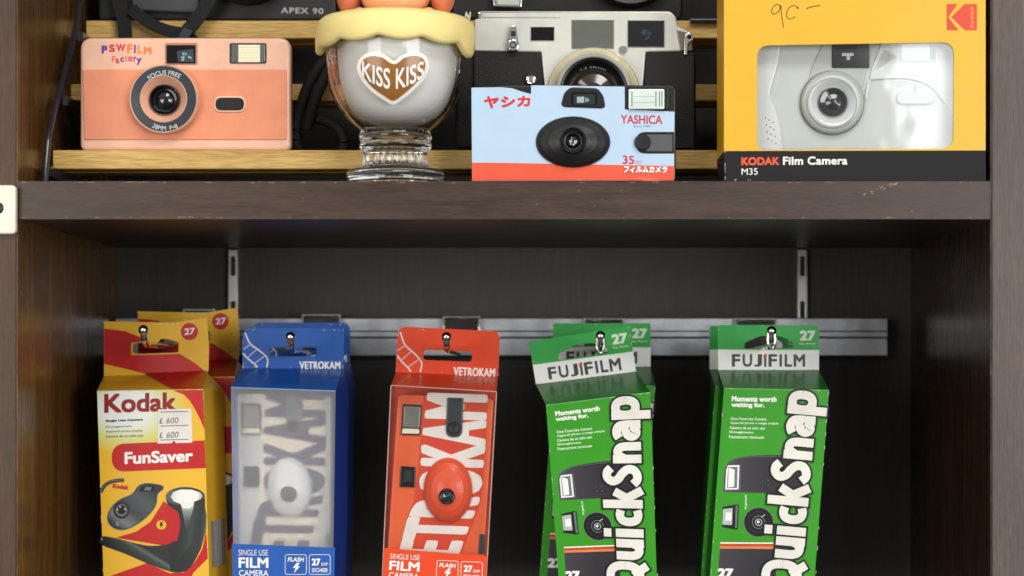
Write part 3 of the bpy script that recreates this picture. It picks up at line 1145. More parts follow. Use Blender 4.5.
b.text('フィルムカメラ', KQ, y - 0.0008, M_WHITE, 5, bold=0.05, shear=0.15)
b.flat([(644, 181), (632, 178), (640, 177.4), (655, 178.4), (660, 181)], y - 0.0008, pm('card flap', '#ea6c4c', 0.5), 2)
wear(b, loop_edges([(473, 89), (500, 88), (531, 94.6), (532, 86), (624, 87.2), (625, 110), (673.6, 112.4), (673.4, 179.6), (473, 180)]), y - 0.0008, 26, 3)
b.build('card_wrap', yc)
b = MB()
c = (573, 142.2)
b.lathe(c, [(37.4, y - 0.0007), (36.4, y - 0.0022), (32, y - 0.004), (24, y - 0.0062), (17, y - 0.0076), (13, y - 0.0082)], M_DARKGREY, y, 64, ry=0.69, close=False)
o = b.build('lens_shroud', yc)
b = MB()
b.lathe(c, [(13.4, y - 0.0070), (13.2, y - 0.0092), (12.2, y - 0.0098), (11, y - 0.0094), (9.4, y - 0.0062), (7.6, y - 0.006), (6.8, y - 0.0066)], M_BLACK, y, 40, close=False)
b.lathe(c, [(6.8, y - 0.0066), (4, y - 0.0076), (1, y - 0.008)], M_LENS, y, 24)
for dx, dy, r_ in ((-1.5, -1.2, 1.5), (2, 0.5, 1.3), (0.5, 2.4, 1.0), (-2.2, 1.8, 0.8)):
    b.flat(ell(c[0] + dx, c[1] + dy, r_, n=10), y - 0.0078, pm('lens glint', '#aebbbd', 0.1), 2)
b.build('lens', o)
b = MB()
vf = rpoly([(570, 87), (598, 88), (603.5, 96), (605.6, 106), (603, 108.4), (564, 107), (561, 104.6), (564, 93)], [4, 4, 3, 3, 2, 2, 3, 3])
b.prism(vf, y - 0.0016, y + 0.002, M_BLACK, bev=1.2)
b.flat(rrect(571, 92.4, 597, 105.6, 2), y - 0.0016, M_GLOSSBLACK, 1)
b.flat(rrect(573.6, 94.2, 595, 104.6, 1), y - 0.0016, pm('green viewfinder glass', '#1d2c2c', 0.06, coat=1), 2)
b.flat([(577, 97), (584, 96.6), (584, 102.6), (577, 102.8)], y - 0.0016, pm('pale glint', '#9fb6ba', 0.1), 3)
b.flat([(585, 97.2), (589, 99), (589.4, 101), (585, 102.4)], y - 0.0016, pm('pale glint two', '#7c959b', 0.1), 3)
b.build('viewfinder', yc)
b = MB()
b.prism(rrect(625, 85.4, 669, 109.6, 5), y - 0.0004, y + 0.003, M_BLACK, bev=1.2)
b.prism(rrect(628.6, 89, 664.4, 109, 1.4), y - 0.0030, y + 0.002, pm('flash lens', '#d9e4df', 0.15, coat=0.8, var=0.08), bev=0.8)
for x0 in (631.4, 655.4, 659, 661.4):
    b.flat([(x0, 91.4), (x0 + 1.1, 91.4), (x0 + 1.1, 106.4), (x0, 106.4)], y - 0.0030, pm('flash prism', '#6f8982', 0.15), 1)
for yy_ in (96.2, 102.2):
    b.flat([(633, yy_), (655, yy_), (655, yy_ + 0.7), (633, yy_ + 0.7)], y - 0.0030, pm('flash line', '#a9c4bc', 0.2), 1)
b.build('flash', yc)
b = MB()
b.prism(rpoly([(636, 131.8), (674.2, 131.8), (674.2, 153.6), (636, 153.6)], [10, 0, 0, 10]), y - 0.0011, y + 0.001, M_BLACK, bev=0.5)
b.prism(rrect(646, 134.6, 672.4, 151.4, 1), y - 0.0016, y + 0.001, pm('grey slide', '#54575a', 0.4, bump=0.1), bev=0.6)
b.lathe((642.4, 142.6), [(8.2, y - 0.001), (8, y - 0.0028), (7.2, y - 0.0033), (1, y - 0.0031)], M_DARKGREY, y, 30)
for k in range(7):
    b.flat([(637 + k * 1.8, 136.5), (637.6 + k * 1.8, 136.5), (637.6 + k * 1.8, 148.8), (637 + k * 1.8, 148.8)], y - 0.0033, M_BLACK, 0.7)
b.build('film_wheel', yc)

# ------------------------------------------------------------------ boxed silver camera
y = 0.004
M_YEL = pm('golden yellow card', '#e6b028', 0.45, coat=0.1, var=0.03)
M_CHAR = pm('charcoal card', '#1f2023', 0.6, spec=0.2, var=0.06)
M_KRED = pm('logo red', '#d8452f', 0.4)
kb = thing('camera_box', 'yellow and black cardboard camera box with a clear window', 'box', P(855, 180.8, y + 0.025))
b = MB()
win = rpoly([(757, 45.4), (954, 42.2), (953.4, 148.6), (757, 150.2)], [13, 13, 13, 9], 8)
win = [(a, min(c_, 150)) for a, c_ in win]
b.prism([(724, -62), (985.6, -62), (985.6, 150.4), (724, 151)], y, y + 0.0006, M_YEL, holes=(win,))
b.prism([(724, 151), (985.6, 150.4), (986, 180.9), (725, 180.9)], y, y + 0.0006, M_CHAR)
k0 = y + 0.0006
for (a, c_, mt) in (((724, -62), (724, 151), M_YEL), ((724, 151), (725, 180.9), M_CHAR), ((985.6, -62), (985.6, 150.4), M_YEL), ((985.6, 150.4), (986, 180.9), M_CHAR)):
    b.raw([P(*a, y), P(*c_, y), P(*c_, y + 0.052, y), P(*a, y + 0.052, y)], [(0, 1, 2, 3)], mt)
b.raw([P(724, -62, y), P(985.6, -62, y), P(985.6, -62, y + 0.052, y), P(724, -62, y + 0.052, y)], [(0, 1, 2, 3)], M_YEL)
b.raw([P(725, 180.9, y), P(986, 180.9, y), P(986, 180.9, y + 0.052, y), P(725, 180.9, y + 0.052, y)], [(0, 1, 2, 3)], M_CHAR)
b.raw([P(724, -62, y + 0.052, y), P(985.6, -62, y + 0.052, y), P(986, 180.9, y + 0.052, y), P(725, 180.9, y + 0.052, y)], [(0, 1, 2, 3)], M_YEL)
b.text('KODAK', [(741.4, 165.4), (779.4, 165), (779.4, 157), (741.4, 157.2)], y, pm('orange red print', '#ee5a35', 0.4), 1, bold=0.04, sp=1.04)
b.text('Film Camera', [(783, 165), (847.4, 164.6), (847.4, 156.4), (783, 156.6)], y, M_WHITE, 1, bold=0.028, sp=1.05)
b.text('M35', [(741.6, 174.8), (757.6, 174.8), (757.6, 168.2), (741.6, 168.4)], y, M_WHITE, 1, bold=0.0)
b.flat([(946.6, 4), (957.4, 4), (948.4, 17.2), (958.4, 30.4), (946.6, 30.4)], y, M_KRED, 1)
b.flat(rpoly([(951.2, 17.2), (964.6, 4), (977, 4), (977, 30.4), (965, 30.4)], [0, 0, 1.5, 1.5, 0]), y, M_KRED, 1)
for k, ch in enumerate('KODAK'):
    b.text(ch, [(970.8, 10 + k * 4.5), (973.8, 10 + k * 4.5), (973.8, 6.8 + k * 4.5), (970.8, 6.8 + k * 4.5)], y, M_YEL, 2, bold=0.02)
M_PEN = pm('pencil line', '#4a3a14', 0.6)
zx = lambda l: [(710 + a / 5.757, c_ / 5.757) for a, c_ in l]
b.stroke(spline(zx([(408, 45), (388, 24), (362, 42), (356, 74), (376, 80), (400, 58), (408, 30), (411, 80), (424, 160)]), 5), 0.85, y, M_PEN, 1)
b.stroke(spline(zx([(505, 46), (482, 32), (450, 52), (440, 88), (456, 110), (492, 96)]), 5), 0.85, y, M_PEN, 1)
b.flat(ell(710 + 505 / 5.757, 46 / 5.757, 1.1, n=10), y, M_PEN, 1.5)
b.stroke(zx([(553, 50), (590, 38), (636, 31)]), 1.0, y, M_PEN, 1)
wear(b, [((725, 150), (725, -20)), ((985, 150), (985, -20)), ((726, 180), (984, 180)), ((725, 152), (725, 180))], y, 22, 3)
b.build('carton', kb)
b = MB()
wv = rrect(752, 38, 959, 152, 2)
b.flat(wv, y + 0.0012, film('window film', 0.05, bump=0.10, bscale=28))
b.build('window_film', kb)

y = 0.016
M_SIL = pm('silver grey plastic', '#c2c8c4', 0.35, coat=0.3, bump=0.05, var=0.04)
M_SIL2 = pm('pale grey plastic', '#d4d9d8', 0.3, coat=0.3, var=0.03)
M_SIL3 = pm('mid grey plastic', '#b1b6b1', 0.35, coat=0.3, var=0.03)
m35 = thing('compact_camera', 'silver grey compact camera seen through the window of the yellow box', 'camera', P(855, 168, y + 0.012))
b = MB()
b.prism(rrect(736, 34, 974, 166, 14), y, y + 0.03, M_SIL, bev=4)
b.build('body', m35)
b = MB()
b.prism(rpoly([(738, 36), (783, 36), (779, 62), (771, 90), (770, 97), (776, 108), (781, 128), (785, 164), (738, 164)], [10, 2, 0, 4, 4, 3, 0, 2, 10]), y - 0.0018, y + 0.002, M_SIL2, bev=2.2)
for i in range(3):
    for j in range(4):
        b.flat(ell(765.5 + i * 3.8 + j * 0.9, 121 + j * 7 + i * 2.2 - 3, 0.75, n=10), y - 0.0018, pm('grip dot', '#4a4c4c', 0.5), 1)
b.build('grip', m35)
b = MB()
b.prism(rpoly([(884, 36), (972, 36), (972, 140), (930, 84), (905, 78), (869, 80), (866, 100), (871, 70)], [4, 10, 5, 20, 10, 4, 2, 6]), y - 0.0012, y + 0.002, M_SIL2, bev=1.2)
b.flat(rpoly([(884, 50), (890, 52), (897, 57), (878, 69), (874, 70)], 1), y - 0.0012, pm('moss grey', '#b9beb6', 0.4), 1)
b.build('shutter_plate', m35)
b = MB()
b.prism(rpoly([(824, 40), (882, 40), (868, 66), (862, 90), (806, 90), (812, 66)], 5), y - 0.001, y + 0.001, M_SIL3, bev=1.5)
c = (832, 103)
b.lathe(c, [(31.6, y), (31, y - 0.0034), (28.8, y - 0.0044), (27.4, y - 0.0042)], M_SIL3, y, close=False)
b.lathe(c, [(27.4, y - 0.0042), (26, y - 0.0058), (24, y - 0.0064), (22, y - 0.006), (17, y - 0.0035), (14.6, y - 0.0025)], M_SIL2, y, close=False)
b.stroke([(c[0] + 31.9 * math.cos(2 * PI * k / 48), c[1] + 31.9 * math.sin(2 * PI * k / 48)) for k in range(49)], 0.9, y - 0.0012, pm('seam shadow gap', '#6f6a5c', 0.6), 1)
b.stroke([(c[0] + 24.6 * math.cos(2 * PI * k / 48), c[1] + 24.6 * math.sin(2 * PI * k / 48)) for k in range(49)], 0.5, y - 0.0066, pm('seam shadow gap', '#6f6a5c', 0.6), 1)
o = b.build('lens', m35)
b = MB()
b.lathe(c, [(14.8, y - 0.0025), (14.2, y - 0.0050), (13, y - 0.0056), (8, y - 0.005), (7.4, y - 0.0058), (3, y - 0.0066), (0.5, y - 0.0067)], M_LENS, y)
b.build('lens_glass', o)
b = MB()
b.prism(rrect(832, 40, 869.6, 67.8, 1.5), y - 0.002, y + 0.001, M_GLOSSBLACK, bev=0.8)
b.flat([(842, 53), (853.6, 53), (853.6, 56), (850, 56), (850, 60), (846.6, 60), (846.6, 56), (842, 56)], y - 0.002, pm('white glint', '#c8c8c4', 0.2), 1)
b.build('viewfinder', m35)
b = MB()
b.prism(rrect(901, 44, 937, 61, 1), y - 0.0022, y + 0.001, pm('pale flash', '#dde4e8', 0.2, coat=0.7), bev=0.6)
b.flat([(929.6, 45), (936, 45), (936, 60), (929.6, 60)], y - 0.0022, pm('flash shade', '#a8b2bc', 0.2), 1)
b.build('flash', m35)
b = MB()
b.prism(rrect(897, 91.6, 933.6, 104, 6), y - 0.002, y + 0.001, pm('slate window', '#aeb6c2', 0.2, coat=0.6), bev=0.6)
b.build('sensor_window', m35)

# ------------------------------------------------------------------ rail, slotted strips and hooks in the lower bay
M_ALU = pm('worn aluminium', '#c0c3c9', 0.40, metal=1.0, var=0.3, bump=0.2, bscale=420)
for px in (233, 802.5):
    k_ = 1 / sc(0.27)
    x = (px - VX) * k_
    b = MB()
    outl = [(px - 6, 180), (px + 6, 180), (px + 6, 358), (px - 6, 358)]
    hol = [rrect(px - 2.4, a, px + 2.4, a + 20, 1.5, 3) for a in (256, 301)]
    b.prism([(px - 5.4, 249.0), (px + 5.4, 249.0), (px + 5.4, 358), (px - 5.4, 358)], 0.2655, 0.2697, M_STEEL, holes=hol, bev=1.5)
    tag(b.build('slotted_strip', None), 'slotted steel strip on the back panel above the ' + ('leftmost packs' if px < 500 else 'rightmost green pack'), 'strip', 'slotted steel strips on the back panel')
b = MB()
x0, x1 = (103 - VX) / sc(0.25), (887 - VX) / sc(0.25)
x0 = max(x0, XL + 0.003)
zt_, zb_ = 0.0384, 0.0128
prof = [(0.2515, zt_), (0.2497, zt_ - 0.0006), (0.2497, zt_ - 0.0085), (0.2485, zt_ - 0.0095), (0.2485, zt_ - 0.0125), (0.2497, zt_ - 0.0140), (0.2497, zb_ + 0.0006), (0.2515, zb_), (0.2640, zb_), (0.2640, zt_)]
n = len(prof)
b.raw([(x0, a, c_) for a, c_ in prof] + [(x1, a, c_) for a, c_ in prof], [(i, (i + 1) % n, n + (i + 1) % n, n + i) for i in range(n)] + [tuple(range(n)), tuple(range(n, 2 * n))], M_ALU)
tag(b.build('display_rail', None, recalc=True, sharp=20), 'long scratched aluminium rail across the back of the lower bay', 'rail')


def hook(px, tip, slot, plate, label, loop=False):
    x = (px - VX) / sc(0.085)
    t = thing('display_hook', label, 'hook', (x, 0.25, zt_), 'metal display hooks on the rail')
    zs, ztip = (VY - slot) / sc(0.14) - 0.0016, (VY - tip) / sc(0.085)
    b = MB()
    b.tube(spline([(x, 0.246, zs), (x, 0.20, zs), (x, 0.14, zs), (x, 0.105, zs), (x, 0.094, zs + 0.0002), (x, 0.087, zs + (ztip - zs) * 0.4), (x, 0.0845, ztip - 0.0005)], 6), 0.0020, M_CHROME, 12)
    b.ball((x, 0.0845, ztip), 0.0030, 0.0030, 0.0030, M_CHROME, 18, 12)
    if loop:
        zc_ = ztip - 0.0046
        b.tube([(x + 0.0022 * math.cos(a_), 0.0838, zc_ + 0.0058 * math.sin(a_)) for a_ in [2 * PI * k / 28 for k in range(29)]], 0.0009, M_CHROME, 8)
    b.build('prong', t)
    k_ = 1 / sc(0.247)
    xp = (plate[0] + plate[1]) / 2
    xc = (xp - VX) * k_
    hw = (plate[1] - plate[0]) / 2 * k_
    zp = (VY - plate[2]) * k_
    b = MB()
    b.raw([(xc - hw, 0.2444, zt_ - 0.020), (xc + hw, 0.2444, zt_ - 0.020), (xc + hw, 0.2478, zp - 0.0002), (xc - hw, 0.2478, zp - 0.0002)], [(0, 1, 2, 3)], M_CHROME)
    b.box(xc - hw, xc + hw, 0.2455, 0.266, zp, zp + 0.0013, M_CHROME)
    b.box(xc - hw, xc - hw + 0.0012, 0.2440, 0.2474, zt_ - 0.020, zp, M_CHROME)
    b.box(xc + hw - 0.0012, xc + hw, 0.2440, 0.2474, zt_ - 0.020, zp, M_CHROME)
    b.build('clip_plate', t, bevel=0.0003)
    return t


hook(143.5, 330, 343, (183, 215, 311), 'metal hook through the yellow packs, leftmost on the rail')
hook(290.5, 337, 348, (302, 341, 316), 'metal hook through the blue packs')
hook(446.5, 337, 348, (443, 480, 318), 'metal hook through the orange red pack')
hook(600.5, 336, 347, (584, 624, 320), 'metal wire loop hook through the tilted green pack', True)
hook(771.5, 331, 345, (735, 776, 320), 'metal wire loop hook through the rightmost green packs', True)

# ------------------------------------------------------------------ hanging packs
YF, YB = 0.100, 0.140


def carton(b, front, hbl, hbr, mt, side, open_front=False, yaw=0.0, slope=None):
    """front = TL TR BR BL grid points at YF; hbl, hbr = header foot at YB"""
    f = [P(*p, YF) for p in front]
    dv = Vector((yaw, YB - YF, 0))
    bk = [P(*hbl, YB), P(*hbr, YB), f[2] + dv, f[3] + dv]
    v = f + bk + [f[0] + dv, f[1] + dv]          # 8, 9 the carton's back shoulders
    if not open_front:
        b.raw(v, [(0, 1, 2, 3)], mt)
    b.raw(v, [(0, 4, 5, 1)], slope or mt)
    b.raw(v, [(0, 3, 7, 8), (1, 9, 6, 2), (0, 8, 4), (1, 5, 9)], side)
    b.raw(v, [(4, 8, 7, 6, 9, 5), (3, 2, 6, 7)], side)
    return f, bk


def tube_slot(x0, y0, x1, y1, r):
    return rrect(x0, y0, x1, y1, r, 5)


# ---- yellow and red pack
M_KY = pm('pack yellow', '#efbb2d', 0.33, coat=0.16, var=0.05, bump=0.5, bscale=38)
M_KR = pm('pack red', '#c41a1c', 0.33, coat=0.16, var=0.05, bump=0.5, bscale=38)
M_KDR = pm('pack dark red', '#98131b', 0.36, coat=0.3)
M_CREAM = pm('pack cream', '#eef0dc', 0.33, coat=0.16)
M_ART1 = pm('print charcoal', '#25292b', 0.35, coat=0.16)
M_ART2 = pm('print grey', '#6f7679', 0.35, coat=0.16)
M_ART3 = pm('print pale grey', '#b9c0c0', 0.35, coat=0.16)
M_ART4 = pm('print teal grey', '#41504f', 0.35, coat=0.16)


def gradient(name, root, p0, p1, stops):
    """printed tone that runs from grid point p0 to p1 on a pack's front"""
    m = bpy.data.materials.new(name)
    m.use_nodes = True
    n, l = m.node_tree.nodes, m.node_tree.links
    bb = n['Principled BSDF']
    bb.inputs['Roughness'].default_value = 0.35
    bb.inputs['Coat Weight'].default_value = 0.16
    a, c_ = P(*p0, YF) - root.location, P(*p1, YF) - root.location
    a.y = c_.y = 0
    d = c_ - a
    d = d / d.length_squared
    co = n.new('ShaderNodeTexCoord')
    su = n.new('ShaderNodeVectorMath')
    su.operation = 'SUBTRACT'
    su.inputs[1].default_value = a
    do = n.new('ShaderNodeVectorMath')
    do.operation = 'DOT_PRODUCT'
    do.inputs[1].default_value = d
    rp = n.new('ShaderNodeValToRGB')
    el = rp.color_ramp.elements
    el[0].position, el[0].color = stops[0][0], lin(stops[0][1])
    el[1].position, el[1].color = stops[-1][0], lin(stops[-1][1])
    for t_, h_ in stops[1:-1]:
        e_ = el.new(t_)
        e_.color = lin(h_)
    l.new(co.outputs['Object'], su.inputs[0])
    l.new(su.outputs[0], do.inputs[0])
    l.new(do.outputs['Value'], rp.inputs[0])
    l.new(rp.outputs[0], bb.inputs['Base Color'])
    return m


def glow_mat():
    """printed white patch that runs out into yellow"""
    m = bpy.data.materials.new('pack white to yellow print')
    m.use_nodes = True
    n, l = m.node_tree.nodes, m.node_tree.links
    bb = n['Principled BSDF']
    bb.inputs['Roughness'].default_value = 0.33
    bb.inputs['Coat Weight'].default_value = 0.16
    co = n.new('ShaderNodeTexCoord')
    ma = n.new('ShaderNodeMapping')
    ctr = P(126, 408, YF) - kod.location
    ma.inputs['Location'].default_value = (-ctr.x * 27, 0, -ctr.z * 35)
    ma.inputs['Scale'].default_value = (27, 0, 35)
    gr = n.new('ShaderNodeTexGradient')
    gr.gradient_type = 'SPHERICAL'
    rp = n.new('ShaderNodeValToRGB')
    rp.color_ramp.elements[0].color = lin('#efbb2d')
    rp.color_ramp.elements[0].position = 0.0
    rp.color_ramp.elements[1].color = lin('#eef2ee')
    rp.color_ramp.elements[1].position = 0.62
    e2 = rp.color_ramp.elements.new(0.3)
    e2.color = lin('#d9dc86')
    l.new(co.outputs['Object'], ma.inputs[0])
    l.new(ma.outputs[0], gr.inputs[0])
    l.new(gr.outputs['Fac'], rp.inputs[0])
    l.new(rp.outputs[0], bb.inputs['Base Color'])
    return m


kod = thing('film_camera_pack', 'yellow and red camera pack with a white price sticker, front of its hook', 'camera pack', P(155, 345, 0.12), 'yellow and red camera packs')
front = [(97, 391), (203.4, 389), (210, 606), (104.6, 606)]
b = MB()
M_GLOW = glow_mat()
carton(b, front, (104, 375.5), (206.5, 372.5), M_GLOW, M_KY, slope=M_KY, yaw=0.0055)
# red sweep at the upper right corner
b.flat([(172, 390.3), (178, 385.9 + 4.2), (203.2, 389.6), (204.6, 430), (201, 421), (196, 411), (190, 401), (184, 394.5)], YF, M_KR, 1)
b.raw([P(172, 388.9, YF - LY), P(203.4, 387.9, YF - LY), P(206.6, 370.6, YB - 0.0012), P(146, 373, YB - 0.0012)], [(0, 1, 2, 3)], M_KR)
b.text('Kodak', [(104.2, 413.2), (176.4, 411.2), (176.4, 392), (104.2, 394)], YF, M_KDR, 2, bold=0.032)
b.text('Single Use Camera', [(105.6, 422.6), (143, 421.2), (143, 418.2), (105.6, 419.8)], YF, M_INK, 2, bold=0.045)
for k, (s_, x1) in enumerate((('Einwegkamera', 132), ('Appareil photo jetable', 142.6), ('Camara de un solo uso', 143))):
    b.text(s_, [(105.8, 428.4 + k * 4.6), (x1, 427.4 + k * 4.6), (x1, 425 + k * 4.6), (105.8, 426 + k * 4.6)], YF, pm('soft ink', '#4d5046', 0.4), 2, bold=0.01)
b.flat(rpoly([(111.6, 444), (204.6, 440.4), (206, 468), (112, 472)], [14, 0, 0, 14], 10), YF, M_KR, 2)
b.text('FunSaver', [(124.6, 464.4), (193, 461.6), (193, 449.4), (124.6, 452)], YF, M_WHITE, 3, bold=0.035)
z4 = lambda l: [(90 + a / 5.433, 470 + c_ / 5.433) for a, c_ in l]
b.flat(z4([(400, 170), (500, 235), (500, 300), (470, 395), (410, 412), (140, 368), (250, 335), (330, 280)]), YF, M_KR, 1.5)
b.flat(z4([(110, 576), (210, 540), (310, 505), (430, 560), (505, 558), (570, 500), (610, 430), (632, 330), (640, 480), (560, 560), (540, 620), (60, 640)]), YF, M_KR, 1.5)
b.stroke(z4(spline([(58, 120), (85, 80), (130, 60), (185, 55)], 5)), 3.6, YF, M_ART1, 1.8)
b.stroke(z4(spline([(58, 118), (85, 78), (130, 58), (180, 54)], 5)), 1.0, YF, M_ART2, 2.4)
q4_ = lambda a, c_: z4([(a, c_)])[0]
eye = z4(spline([(95, 265), (115, 205), (165, 160), (230, 130), (262, 88), (310, 72), (390, 84), (396, 105), (368, 130), (358, 190), (318, 245), (255, 295), (180, 325), (122, 310)], 4, True))
b.flat(eye, YF, M_ART1, 2)
b.flat(inset(eye, 0.9), YF, gradient('print eye tone', kod, q4_(330, 90), q4_(150, 310), [(0, '#23282a'), (0.3, '#4d5558'), (0.6, '#3a4144'), (0.85, '#767f81'), (1, '#33393b')]), 3)
b.stroke(eye + [eye[0]], 0.7, YF, M_ART2, 4)
b.flat(ell(90 + 172 / 5.433, 470 + 218 / 5.433, 8.2, 8.6), YF, M_ART1, 5)
b.flat(ell(90 + 172 / 5.433, 470 + 218 / 5.433, 5.8, 6.1), YF, M_ART2, 6)
b.flat(ell(90 + 172 / 5.433, 470 + 215 / 5.433, 4.4, 4.6), YF, M_INK, 7)
for a, c_ in ((150, 215), (190, 212), (165, 200)):
    b.flat(ell(90 + a / 5.433, 470 + c_ / 5.433, 1.0, n=10), YF, M_ART3, 8)
b.flat(z4([(280, 88), (352, 88), (346, 118), (266, 116)]), YF, M_INK, 5)
b.flat(z4([(300, 92), (335, 92), (330, 112), (296, 110)]), YF, M_ART2, 6)
b.text('5', [(116, 525.5), (119, 525.5), (119, 522), (116, 522)], YF, M_ART3, 6)
b.text('Kodak', z4([(122, 98), (208, 108), (212, 84), (126, 74)]), YF, M_KR, 2, bold=0.06)
q4 = lambda a, c_: z4([(a, c_)])[0]
arm_low = z4(spline([(60, 362), (130, 368), (250, 398), (330, 412), (420, 404), (468, 384), (520, 420), (560, 505), (500, 556), (430, 550), (300, 502), (180, 450), (62, 405)], 3, True))
b.flat(arm_low, YF, gradient('print arm tone', kod, q4(250, 395), q4(205, 470), [(0, '#1b2122'), (0.2, '#56615f'), (0.4, '#2f3938'), (0.75, '#1b2121'), (1, '#121516')]), 3)
arm_up = z4([(487, 330), (493, 262), (492, 225), (512, 190), (560, 182), (622, 186), (634, 250), (629, 330), (604, 425), (566, 500), (520, 548), (484, 554), (440, 548), (430, 500), (445, 420), (474, 384)])
b.flat(z4([(413, 158), (424, 190), (452, 210), (478, 226), (492, 275), (626, 270), (625, 155)]), YF, M_ART1, 3.5)
b.flat(arm_up, YF, gradient('print stem tone', kod, q4(478, 370), q4(632, 388), [(0, '#151a1b'), (0.25, '#222b2b'), (0.42, '#33403e'), (0.55, '#263130'), (0.75, '#1f2828'), (0.9, '#3f4b49'), (1, '#171b1c')]), 4)
b.flat(z4([(500, 470), (560, 380), (604, 425), (566, 500), (520, 548), (484, 554), (440, 548), (434, 520)]), YF, gradient('print elbow tone', kod, q4(430, 560), q4(600, 420), [(0, '#111515'), (0.6, '#1b2222'), (1, '#2a3433')]), 5)
b.flat(z4(ell(518, 144, 106, 52)), YF, gradient('print rim tone', kod, q4(420, 150), q4(620, 150), [(0, '#59605f'), (0.3, '#3a4242'), (0.7, '#2b3232'), (1, '#1f2526')]), 6)
b.flat(z4([(492, 180), (566, 180), (560, 214), (545, 270), (530, 322), (520, 322), (512, 270), (502, 218)]), YF, gradient('print glare tone', kod, q4(525, 180), q4(528, 322), [(0, '#e2e6e2'), (0.3, '#8a9793'), (0.65, '#4c5957'), (1, '#303a3a')]), 7)
b.flat(z4([(438, 146), (452, 120), (492, 106), (552, 106), (600, 122), (614, 142), (600, 160), (566, 172), (560, 196), (536, 210), (506, 206), (492, 184), (456, 170)]), YF, gradient('print flash tone', kod, q4(420, 130), q4(620, 170), [(0, '#9fa8a8'), (0.25, '#eef0ea'), (0.75, '#eceeea'), (1, '#8f9a9b')]), 8)
b.flat(z4([(470, 126), (500, 112), (560, 112), (596, 134), (580, 166), (522, 182), (480, 166)]), YF, M_WHITE, 9)
b.flat(z4(ell(388, 298, 27, 25)), YF, M_KY, 2.5)
b.flat(z4([(384, 282), (398, 282), (390, 296), (400, 296), (380, 318), (386, 302), (378, 302)]), YF, M_INK, 3.5)
# barcode on the side
xs = P(208, 520, YF).x
for k in range(15):
    yy0 = 0.106 + k * 0.0019
    x_ = lambda py: (P(203.4 + (py - 389) * 0.0304, py, YF).x + 0.00025)
    for (m_, ya, yb_) in ((M_WHITE, yy0, yy0 + 0.0019), (M_INK, yy0, yy0 + random.choice((0.0005, 0.0009, 0.0013)))):
        o_ = (0.00012 if m_ is M_INK else 0) + 0.0055 * (ya - YF) / (YB - YF)
        o2 = (0.00012 if m_ is M_INK else 0) + 0.0055 * (yb_ - YF) / (YB - YF)
        b.raw([(x_(522) + o_, ya, P(0, 522, YF).z), (x_(522) + o2, yb_, P(0, 522, YF).z), (x_(568) + o2, yb_, P(0, 568, YF).z), (x_(568) + o_, ya, P(0, 568, YF).z)], [(0, 1, 2, 3)], m_)
wear(b, [((98, 391.6), (202.6, 389.8)), ((97.9, 393), (103, 570)), ((203.2, 391), (208.4, 575))], YF, 34, 9)
b.build('carton', kod)
b = MB()
hd = [(104, 321.2), (140, 322), (174, 322.6), (207, 317.6), (209, 345), (208.5, 371), (206.5, 373), (104, 376)]
slot = [(133, 345.4), (136, 343), (158, 342.4), (161, 339), (166, 338.6), (178.6, 342.4), (178.6, 351.4), (176, 352.6), (137, 354), (133, 352.4)]
b.prism(hd, YB - 0.0006, YB, M_KY, holes=(slot,))
yh = YB - 0.0006
b.flat([(104.2, 328.6), (124.7, 331), (140, 337), (146, 341), (131, 343), (131, 355.2), (180, 353.8), (194, 362.5), (206, 372), (148, 375), (138, 372), (124.7, 368.6), (104.2, 364)], yh, M_KR, 1)
b.flat(ell(189.4, 331.6, 8.6), yh, M_KR, 1)
b.text('27', [(184.4, 335.2), (195, 334), (195, 327.4), (184.4, 328.6)], yh, M_WHITE, 2, bold=0.03)
wear(b, loop_edges([(104.6, 322), (173, 323.2), (206.2, 318.4), (208, 371), (104.6, 375)]), yh, 22, 4)
b.build('header', kod)
b = MB()
stq = [(158, 409.4), (191.4, 408.6), (192.4, 442.6), (157.6, 443.6)]
b.flat(stq, YF, pm('sticker paper', '#e9e6de', 0.6), 4)
for yy_, mt in ((411.6, pm('mauve line', '#7a5a86', 0.5)), (425.6, pm('wine line', '#9a4a5e', 0.5)), (439.6, pm('mauve line', '#7a5a86', 0.5))):
    b.flat([(160.4, yy_), (188.6, yy_ - 0.6), (188.6, yy_ + 0.2), (160.4, yy_ + 0.8)], YF, mt, 5)
M_PENCIL = pm('grey pencil', '#56575a', 0.6)
for yb_ in (423.6, 438):
    b.text('£', [(159.6, yb_), (162.6, yb_), (162.6, yb_ - 5.4), (159.6, yb_ - 5.4)], YF, M_PENCIL, 5, bold=0.02)
    b.text('600', [(166.6, yb_), (178.6, yb_ - 0.4), (178.6, yb_ - 6.4), (166.6, yb_ - 6)], YF, M_PENCIL, 5, shear=0.2)
b.flat(ell(174, 442.6, 1.6, n=12), YF, M_KR, 5)
b.build('price_sticker', kod)
rear = dup(kod, kod.location + Vector((0.0122, 0.045, 0.0075)), 'yellow and red single use camera pack hanging behind the one with the price sticker', skip=('price_sticker',))

# ---- blue and orange-red packs
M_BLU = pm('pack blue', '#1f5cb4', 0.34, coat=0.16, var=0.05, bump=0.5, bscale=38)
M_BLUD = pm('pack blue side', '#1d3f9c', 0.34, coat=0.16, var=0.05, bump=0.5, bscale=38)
M_VRED = pm('pack orange red', '#ea4a22', 0.34, coat=0.16, var=0.05, bump=0.5, bscale=38)
M_VWHITE = pm('pack white line', '#e8e6e2', 0.4)


